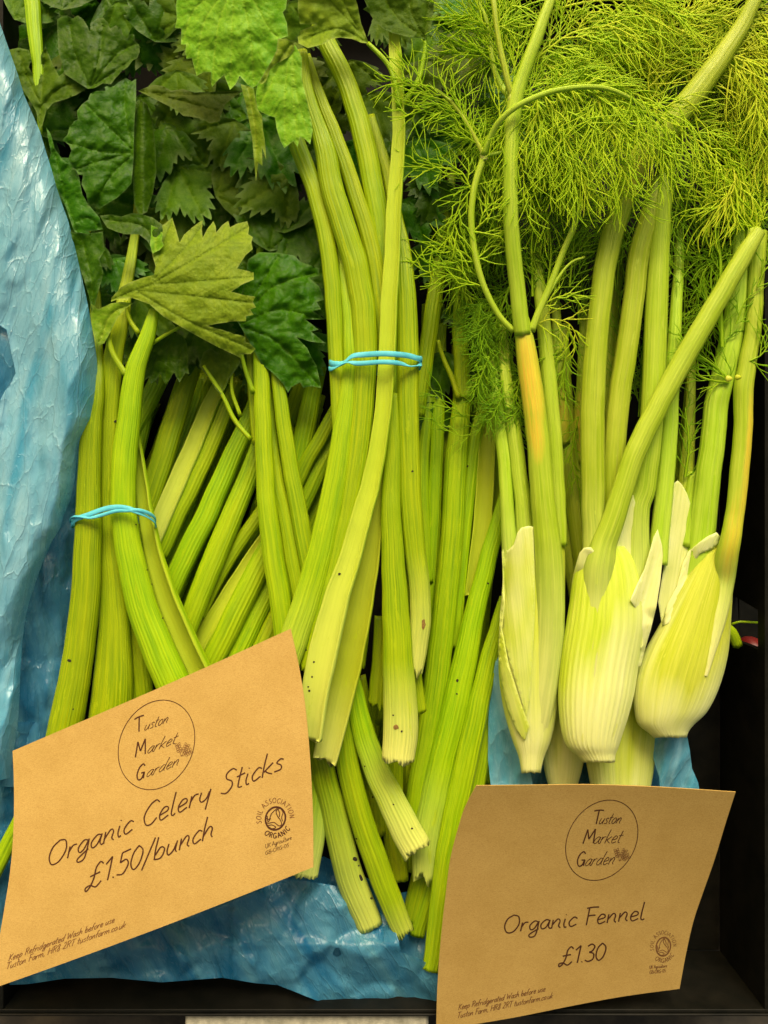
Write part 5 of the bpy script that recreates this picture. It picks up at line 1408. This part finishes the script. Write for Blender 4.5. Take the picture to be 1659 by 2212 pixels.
crumple('fold', [(20, 2090), (120, 2060), (300, 1990), (480, 1915), (560, 1905), (620, 1898), (664, 1903), (705, 1910), (742, 1917), (765, 1932), (800, 1952), (838, 1982), (854, 2010), (862, 2035), (866, 2056), (886, 2062), (912, 2074), (935, 2090), (970, 2100), (1010, 2120), (1000, 2168), (944, 2166), (880, 2172), (836, 2175), (790, 2170), (740, 2164), (686, 2162), (660, 2152), (636, 2142), (600, 2128), (553, 2124), (480, 2112), (350, 2122), (240, 2112), (140, 2114), (60, 2126), (10, 2128)],
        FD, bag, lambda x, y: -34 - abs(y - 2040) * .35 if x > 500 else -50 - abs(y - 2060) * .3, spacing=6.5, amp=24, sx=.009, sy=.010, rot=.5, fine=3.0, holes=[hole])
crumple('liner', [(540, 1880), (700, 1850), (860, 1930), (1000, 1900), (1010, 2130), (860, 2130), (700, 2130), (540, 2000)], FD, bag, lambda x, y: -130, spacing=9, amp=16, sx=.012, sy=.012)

bag2 = empty('plastic_bag', P(1280, 1650, -120), 'blue plastic bag tucked under the fennel bulbs and behind the right card', 'plastic bag')
crumple('fold', [(1092, 1350), (1084, 1375), (1076, 1420), (1070, 1430), (1058, 1500), (1055, 1560), (1054, 1640), (1064, 1730), (1150, 1740), (1150, 1690), (1140, 1640), (1130, 1560), (1110, 1480), (1100, 1420)], FT, bag2, lambda x, y: -66 + (x - 1090) * .1, spacing=6, amp=14, sx=.02, sy=.009)
crumple('fold', [(1405, 1585), (1430, 1590), (1484, 1588), (1490, 1620), (1495, 1660), (1508, 1690), (1512, 1712), (1514, 1760), (1430, 1760), (1424, 1680), (1412, 1640)], FT, bag2, lambda x, y: -90, spacing=6, amp=14, sx=.02, sy=.008, rot=-.3)
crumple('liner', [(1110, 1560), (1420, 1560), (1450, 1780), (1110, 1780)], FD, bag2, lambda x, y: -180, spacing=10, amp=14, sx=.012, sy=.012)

# ------------------------------------------------------------------ cards
GL = {
 'O': (.78, [[(.42, 1), (.15, .8), (.05, .4), (.2, .03), (.5, .06), (.72, .45), (.66, .88), (.42, 1)]]),
 'C': (.66, [[(.66, .85), (.5, 1), (.25, .85), (.08, .45), (.2, .05), (.42, 0), (.62, .2)]]),
 'S': (.62, [[(.6, .86), (.42, 1), (.2, .88), (.22, .65), (.45, .45), (.48, .2), (.28, 0), (.05, .1)]]),
 'F': (.56, [[(.12, 0), (.18, .95)], [(.05, .97), (.35, 1), (.62, .98)], [(.14, .52), (.32, .54), (.5, .53)]]),
 'K': (.66, [[(.12, 0), (.16, 1)], [(.6, .95), (.15, .45)], [(.2, .5), (.62, 0)]]),
 'R': (.66, [[(.12, 0), (.16, .98)], [(.05, .9), (.35, 1), (.58, .8), (.4, .55), (.15, .5)], [(.3, .52), (.6, 0)]]),
 'W': (.92, [[(.05, 1), (.18, .05)], [(.18, .05), (.45, .7)], [(.45, .7), (.58, .05)], [(.58, .05), (.9, 1)]]),
 'T': (.62, [[(.0, .95), (.3, 1), (.65, .97)], [(.33, .98), (.25, 0)]]),
 'H': (.72, [[(.1, 0), (.14, 1)], [(.62, 0), (.66, 1)], [(.12, .5), (.64, .52)]]),
 'M': (.9, [[(.05, 0), (.18, .98)], [(.18, .98), (.42, .3)], [(.42, .3), (.75, 1)], [(.75, 1), (.82, 0)]]),
 'G': (.78, [[(.66, .84), (.48, 1), (.2, .82), (.06, .4), (.22, .03), (.5, .06), (.66, .4)], [(.4, .42), (.7, .42)], [(.68, .42), (.64, .02)]]),
 'A': (.72, [[(.02, 0), (.34, 1)], [(.34, 1), (.68, 0)], [(.14, .35), (.56, .35)]]),
 'U': (.72, [[(.08, 1), (.08, .3), (.34, 0), (.6, .3), (.6, 1)]]),
 'B': (.66, [[(.1, 0), (.1, 1)], [(.1, 1), (.5, .92), (.48, .6), (.1, .54)], [(.1, .54), (.6, .45), (.55, .08), (.1, 0)]]),
 'I': (.28, [[(.14, 0), (.14, 1)]]),
 'L': (.56, [[(.1, 1), (.1, 0)], [(.1, 0), (.52, 0)]]),
 'N': (.72, [[(.08, 0), (.1, 1)], [(.1, 1), (.6, 0)], [(.6, 0), (.62, 1)]]),
 'a': (.52, [[(.46, .44), (.28, .52), (.06, .28), (.12, .02), (.3, .08), (.45, .42)], [(.46, .5), (.42, .15), (.5, 0), (.56, .03)]]),
 'b': (.54, [[(.14, 1.02), (.08, .5), (.08, .05)], [(.1, .25), (.3, .52), (.48, .36), (.36, .04), (.1, .06)]]),
 'c': (.44, [[(.44, .42), (.28, .52), (.07, .26), (.16, 0), (.42, .1)]]),
 'd': (.56, [[(.46, .44), (.26, .52), (.06, .26), (.14, .02), (.32, .08), (.46, .4)], [(.54, 1.02), (.46, .5), (.44, .1), (.52, .0)]]),
 'e': (.48, [[(.08, .24), (.38, .32), (.38, .48), (.22, .52), (.07, .26), (.16, 0), (.44, .1)]]),
 'f': (.40, [[(.46, .9), (.34, 1.02), (.22, .85), (.16, .4), (.12, -.05)], [(.02, .48), (.36, .52)]]),
 'g': (.54, [[(.46, .44), (.28, .52), (.07, .28), (.14, .04), (.3, .1), (.45, .42)], [(.48, .5), (.44, 0), (.36, -.34), (.14, -.38), (.1, -.22), (.5, .06)]]),
 'h': (.54, [[(.14, 1.02), (.08, .5), (.06, 0)], [(.07, .2), (.28, .52), (.42, .42), (.4, .15), (.48, 0)]]),
 'i': (.26, [[(.12, .5), (.08, .2), (.14, 0), (.22, .04)], [(.14, .70), (.15, .74)]]),
 'k': (.5, [[(.14, 1.02), (.08, .5), (.06, 0)], [(.44, .5), (.1, .22)], [(.14, .26), (.28, .12), (.46, 0)]]),
 'l': (.28, [[(.16, 1.02), (.10, .5), (.08, .1), (.16, 0), (.25, .06)]]),
 'm': (.8, [[(.08, .5), (.06, 0)], [(.07, .25), (.24, .52), (.36, .4), (.34, 0)], [(.35, .25), (.54, .52), (.66, .4), (.64, .1), (.74, 0)]]),
 'n': (.54, [[(.09, .5), (.06, 0)], [(.07, .2), (.3, .52), (.42, .4), (.38, .12), (.48, 0)]]),
 'o': (.5, [[(.26, .52), (.08, .34), (.1, .06), (.28, 0), (.44, .24), (.38, .48), (.26, .52)]]),
 'p': (.54, [[(.12, .5), (.08, 0), (.05, -.36)], [(.1, .3), (.32, .52), (.48, .34), (.34, .02), (.1, .06)]]),
 'r': (.40, [[(.1, .5), (.08, .25), (.06, 0)], [(.08, .25), (.22, .48), (.38, .48)]]),
 's': (.42, [[(.38, .44), (.24, .52), (.1, .4), (.3, .22), (.3, .04), (.04, .04)]]),
 't': (.36, [[(.2, .9), (.14, .4), (.14, .06), (.3, .02)], [(.02, .54), (.36, .58)]]),
 'u': (.54, [[(.1, .5), (.06, .2), (.14, 0), (.32, .1), (.44, .4)], [(.46, .5), (.42, .12), (.5, 0)]]),
 'w': (.7, [[(.08, .5), (.12, .02)], [(.12, .02), (.32, .4)], [(.32, .4), (.42, .02)], [(.42, .02), (.64, .5)]]),
 'y': (.54, [[(.1, .5), (.06, .22), (.16, .06), (.34, .14), (.44, .42)], [(.48, .5), (.42, .1), (.36, -.35)]]),
 '1': (.34, [[(.04, .76), (.28, 1)], [(.28, 1), (.24, .5), (.2, 0)]]),
 '2': (.54, [[(.1, .85), (.3, 1), (.46, .8), (.3, .4), (.05, .04)], [(.05, .04), (.5, .04)]]),
 '3': (.52, [[(.1, .9), (.3, 1), (.46, .84), (.36, .6), (.2, .54)], [(.2, .54), (.44, .42), (.44, .12), (.22, 0), (.03, .1)]]),
 '5': (.54, [[(.16, .98), (.52, 1)], [(.16, .98), (.12, .56)], [(.12, .56), (.36, .62), (.48, .36), (.3, .02), (.03, .08)]]),
 '8': (.54, [[(.42, .85), (.26, 1), (.12, .82), (.34, .5), (.4, .15), (.2, 0), (.06, .18), (.25, .5), (.42, .85)]]),
 '0': (.58, [[(.32, 1), (.12, .75), (.06, .3), (.22, 0), (.44, .2), (.52, .7), (.32, 1)]]),
 '.': (.2, [[(.08, .0), (.1, .05)]]), ',': (.22, [[(.12, .08), (.06, -.12)]]), '-': (.4, [[(.06, .4), (.34, .4)]]),
 '/': (.42, [[(.0, -.2), (.42, 1.05)]]),
 '£': (.74, [[(.66, .86), (.52, 1), (.36, .8), (.32, .4), (.2, .05), (.04, -.1), (.0, .06), (.2, .1), (.45, -.06), (.66, .12)], [(.14, .5), (.56, .54)]]),
 ' ': (.34, []),
}
def card_bvh(o):
    me = o.data
    L = parent_loc(o.parent)
    return BVHTree.FromPolygons([v.co + L for v in me.vertices], [tuple(p.vertices) for p in me.polygons])
def ink(name, strokes, hw, bv, parent, mat):
    """strokes: polylines in layout units, laid on the card surface as thin ink ribbons"""
    V, F = [], []
    o = Vector((0, 0, D * S))
    for s_ in strokes:
        s_ = np.array(s_, float)
        if len(s_) < 2: continue
        d = np.gradient(s_, axis=0)
        n_ = np.stack([-d[:, 1], d[:, 0]], -1); n_ /= np.linalg.norm(n_, axis=1)[:, None] + 1e-9
        rows = []
        for i, p in enumerate(s_):
            row = []
            for sg in (-1, 1):
                q = p + n_[i] * hw * sg
                dr = (P(q[0], q[1], 0) - o).normalized()
                h = bv.ray_cast(o, dr)
                if h[0] is None: row = None; break
                row.append(h[0] - dr * (S * .5))
            if row is None: rows.append(None); continue
            base = len(V)
            V += [tuple(r) for r in row]
            rows.append(base)
        for a, b in zip(rows[:-1], rows[1:]):
            if a is not None and b is not None:
                F.append((a, a + 1, b + 1, b))
    return mkobj(name, V, F, MAT[mat], parent)
def write(text, p0, p1, up, scale_fit=True):
    """text set from p0 to p1 with up vector for cap height; returns strokes"""
    tot = sum(GL[c][0] for c in text)
    bx, by = (p1[0] - p0[0]) / tot, (p1[1] - p0[1]) / tot
    out = []
    x = 0
    rg = random.Random(len(text))
    for c in text:
        adv, sts = GL[c]
        jy = rg.uniform(-.02, .02)
        for s_ in sts:
            q = catmull(np.array([(a, b, 0.) for a, b in s_]), .07)[:, :2] if len(s_) > 2 else np.array(s_)
            out.append([(p0[0] + bx * (x + a) + up[0] * (b + jy), p0[1] + by * (x + a) + up[1] * (b + jy)) for a, b in q])
        x += adv
    return out
def ring(cx, cy, rx, ry, rot=0, a0=0, a1=360, n=60):
    out = []
    for i in range(n + 1):
        a = R(a0 + (a1 - a0) * i / n)
        u, v = rx * math.cos(a), ry * math.sin(a)
        out.append((cx + u * math.cos(rot) - v * math.sin(rot), cy + u * math.sin(rot) + v * math.cos(rot)))
    return out
def arc_text(text, cx, cy, rx, ry, a0, a1, h, inside_=False, tilt=0.0):
    """capitals on an ellipse, angles clockwise from the top of the picture"""
    out = []
    tot = sum(GL[c][0] + .12 for c in text); x = 0
    for c in text:
        adv, sts = GL[c]
        a = R(a0 + (a1 - a0) * (x + adv / 2) / tot) + tilt
        px, py = cx + rx * math.sin(a), cy - ry * math.cos(a)
        tx, ty = math.cos(a), math.sin(a)
        ux, uy = math.sin(a), -math.cos(a)
        if inside_: tx, ty, ux, uy = -tx, -ty, -ux, -uy
        for s_ in sts:
            q = catmull(np.array([(m_, n_, 0.) for m_, n_ in s_]), .12)[:, :2] if len(s_) > 2 else np.array(s_)
            out.append([(px + tx * (m_ - adv / 2) * h + ux * (n_ - .5) * h, py + ty * (m_ - adv / 2) * h + uy * (n_ - .5) * h) for m_, n_ in q])
        x += adv + .12
    return out
def seal(cx, cy, rx, ry, tl):
    st_ = [ring(cx, cy, rx, ry, tl), ring(cx, cy, rx * .92, ry * .92, tl)]
    c, s_ = math.cos(tl), math.sin(tl)
    def t(pts):
        q = catmull(np.array([(a, b, 0.) for a, b in pts]), .08)
        return [(cx + a * rx * c - b * ry * s_, cy + a * rx * s_ + b * ry * c) for a, b, _ in q]
    st_ += [t([(.1, -.95), (-.15, -.6), (.1, -.25), (.5, 0), (.75, .3), (.55, .5), (.0, .35), (-.5, .55), (-.75, .55)]),
            t([(.1, -.95), (.5, -.7), (.55, -.25), (.75, .05)]), t([(-.1, -.9), (-.5, -.3), (-.55, .2), (-.85, .25)]),
            t([(-.5, .75), (-.1, .6), (.3, .7), (.0, .9), (-.35, .85)]), t([(-.05, -.8), (.25, -.5), (.3, -.2)]), t([(-.85, .0), (-.6, .45), (-.45, .1)])]
    return st_
def sprig(cx, cy, s_):
    out = []
    for a0, L in ((-15, 1.0), (28, 1.05), (60, .9)):
        a = R(a0)
        ex, ey = cx + math.sin(a) * s_ * L, cy - math.cos(a) * s_ * L
        out.append([(cx, cy), ((cx + ex) / 2 + 1, (cy + ey) / 2), (ex, ey)])
        for k in (.35, .55, .75, .95):
            bx, by = cx + (ex - cx) * k, cy + (ey - cy) * k
            for sg in (-1, 1):
                aa = a + sg * R(50); r_ = s_ * .16
                mx, my = bx + math.sin(aa) * r_, by - math.cos(aa) * r_
                out.append(ring(mx, my, r_ * .8, r_ * .45, aa - math.pi / 2, 0, 360, 10))
    return out

def make_card(name, top, right, bottom, left, zf, label):
    """Coons patch between four edge polylines (top and bottom left to right, sides top to bottom)"""
    def rs(e, n):
        c = catmull(np.array([(x, y, 0.) for x, y in e]), 4)[:, :2]
        s_ = np.concatenate([[0], np.cumsum(np.linalg.norm(np.diff(c, axis=0), axis=1))]); s_ /= s_[-1]
        t = np.linspace(0, 1, n)
        return np.stack([np.interp(t, s_, c[:, 0]), np.interp(t, s_, c[:, 1])], -1)
    nu, nv = 41, 31
    Tp, Bt, Lf, Rt = rs(top, nu), rs(bottom, nu), rs(left, nv), rs(right, nv)
    V = []
    for j in range(nv):
        v = j / (nv - 1)
        for i in range(nu):
            u = i / (nu - 1)
            p = (1 - v) * Tp[i] + v * Bt[i] + (1 - u) * Lf[j] + u * Rt[j] - ((1 - u) * (1 - v) * Tp[0] + u * (1 - v) * Tp[-1] + (1 - u) * v * Bt[0] + u * v * Bt[-1])
            V.append((p[0], p[1], zf(u, v)))
    V = np.array(V)
    F = [(j * nu + i, (j + 1) * nu + i, (j + 1) * nu + i + 1, j * nu + i + 1) for j in range(nv - 1) for i in range(nu - 1)]
    root = empty(name, P(*V[len(V) // 2]), label, 'price card', 'brown price cards')
    sh = mkobj('paper_sheet', Pn(V), F, MAT['paper'], root)
    bv = card_bvh(sh)
    m = sh.modifiers.new('thick', 'SOLIDIFY'); m.thickness = 1.4 * S; m.offset = -1
    m = sh.modifiers.new('crisp', 'EDGE_SPLIT'); m.split_angle = R(40)
    return root, bv

cl, bvl = make_card('price_card', [(27, 1622), (228, 1536), (430, 1448), (628, 1358)], [(628, 1358), (646, 1440), (660, 1530), (670, 1640), (676, 1760), (677, 1873)],
                    [(-26, 2139), (140, 2080), (340, 2006), (520, 1936), (677, 1873)], [(27, 1622), (30, 1700), (29, 1790), (22, 1880), (8, 1970), (-8, 2060), (-26, 2139)],
                    lambda u, v: 86 + 30 * u + 26 * v - 24 * (u - .5) ** 2 + 10 * math.sin(v * 2.6) * (1 - u * .4), 'brown kraft price card for celery sticks at the lower left, tilted up to the right')
up = (7, -50)
ink('title_text', write('Organic Celery Sticks', (101, 1873), (612, 1662), up), 1.55, bvl, cl, 'ink')
ink('price_text', write('£1.50/bunch', (184, 1922), (462, 1806), up), 1.6, bvl, cl, 'ink')
ink('footer_text', write('Keep Refridgerated Wash before use', (17, 2077), (247, 1992), (4, -15)), .75, bvl, cl, 'ink_faint')
ink('footer_text', write('Tuston Farm, HR8 2RT tustonfarm.co.uk', (12, 2095), (271, 2003), (4, -15)), .75, bvl, cl, 'ink_faint')
ink('logo', [ring(338, 1609, 100, 79, R(-66))], .85, bvl, cl, 'ink')
ink('logo', write('T', (292, 1583), (312, 1575), (-2, -31)) + write('M', (291, 1636), (316, 1627), (2, -33)) + write('G', (293, 1687), (313, 1680), (4, -33)), 1.5, bvl, cl, 'ink')
ink('logo', write('uston', (310, 1579), (362, 1561), (9, -25)) + write('arket', (316, 1629), (379, 1606), (11, -28)) + write('arden', (314, 1680), (385, 1653), (11, -28)), .75, bvl, cl, 'ink')
ink('logo', sprig(391, 1634, 26), .5, bvl, cl, 'ink_faint')
ink('certification_mark', seal(595, 1768, 22, 26, R(18)), 1.0, bvl, cl, 'ink')
ink('certification_mark', arc_text('SOIL ASSOCIATION', 595, 1768, 36, 39, -108, 92, 10.5), .75, bvl, cl, 'ink_faint')
ink('certification_mark', arc_text('ORGANIC', 594, 1768, 33, 37, 218, 118, 11, True), 1.0, bvl, cl, 'ink')
ink('certification_text', write('UK Agriculture', (573, 1833), (630, 1813), (0, -9.5)) + write('GB-ORG-05', (573, 1847), (624, 1829), (0, -8)), .45, bvl, cl, 'ink')

cr_, bvr = make_card('price_card', [(1029, 1697), (1150, 1696), (1275, 1695), (1420, 1700), (1589, 1711)], [(1589, 1711), (1567, 1780), (1543, 1859), (1518, 1930), (1498, 1990), (1482, 2060), (1468, 2136)],
                     [(942, 2226), (1100, 2200), (1240, 2172), (1350, 2152), (1468, 2136)], [(1029, 1697), (1004, 1745), (986, 1802), (972, 1860), (963, 1930), (955, 2000), (948, 2080), (944, 2150), (942, 2226)],
                     lambda u, v: 185 - 208 * v - 8 * math.sin(v * math.pi) + 12 * math.sin(u * math.pi) - 8 * u, 'brown kraft price card for fennel at the lower right, standing against the crate end')
up = (5, -38)
ink('title_text', write('Organic Fennel', (1086, 2016), (1393, 1986), up), 1.5, bvr, cr_, 'ink')
ink('price_text', write('£1.30', (1207, 2085), (1308, 2073), (5, -37)), 1.6, bvr, cr_, 'ink')
ink('footer_text', write('Keep Refridgerated Wash before use', (989, 2182), (1178, 2141), (3, -13)), .75, bvr, cr_, 'ink_faint')
ink('footer_text', write('Tuston Farm, HR8 2RT tustonfarm.co.uk', (987, 2200), (1194, 2156), (3, -13)), .75, bvr, cr_, 'ink_faint')
ink('logo', [ring(1300, 1815, 92, 72, R(-58))], .8, bvr, cr_, 'ink')
ink('logo', write('T', (1280, 1780), (1300, 1779), (4, -30)) + write('M', (1258, 1822), (1284, 1821), (7, -31)) + write('G', (1244, 1871), (1264, 1870), (5, -31)), 1.4, bvr, cr_, 'ink')
ink('logo', write('uston', (1292, 1780), (1340, 1779), (11, -24)) + write('arket', (1280, 1823), (1340, 1821), (12, -29)) + write('arden', (1262, 1871), (1326, 1867), (12, -29)), .85, bvr, cr_, 'ink')
ink('logo', sprig(1338, 1860, 24), .5, bvr, cr_, 'ink_faint')
ink('certification_mark', seal(1433, 2045, 16, 21, R(10)), .75, bvr, cr_, 'ink_faint')
ink('certification_mark', arc_text('SOIL ASSOCIATION', 1433, 2045, 25, 31, -108, 92, 8), .5, bvr, cr_, 'ink_faint')
ink('certification_mark', arc_text('ORGANIC', 1432, 2045, 24, 30, 218, 118, 9, True), .6, bvr, cr_, 'ink_faint')
ink('certification_text', write('UK Agriculture', (1403, 2093), (1441, 2089), (0, -7)) + write('GB-ORG-05', (1403, 2104), (1438, 2100), (0, -7)), .5, bvr, cr_, 'ink_faint')
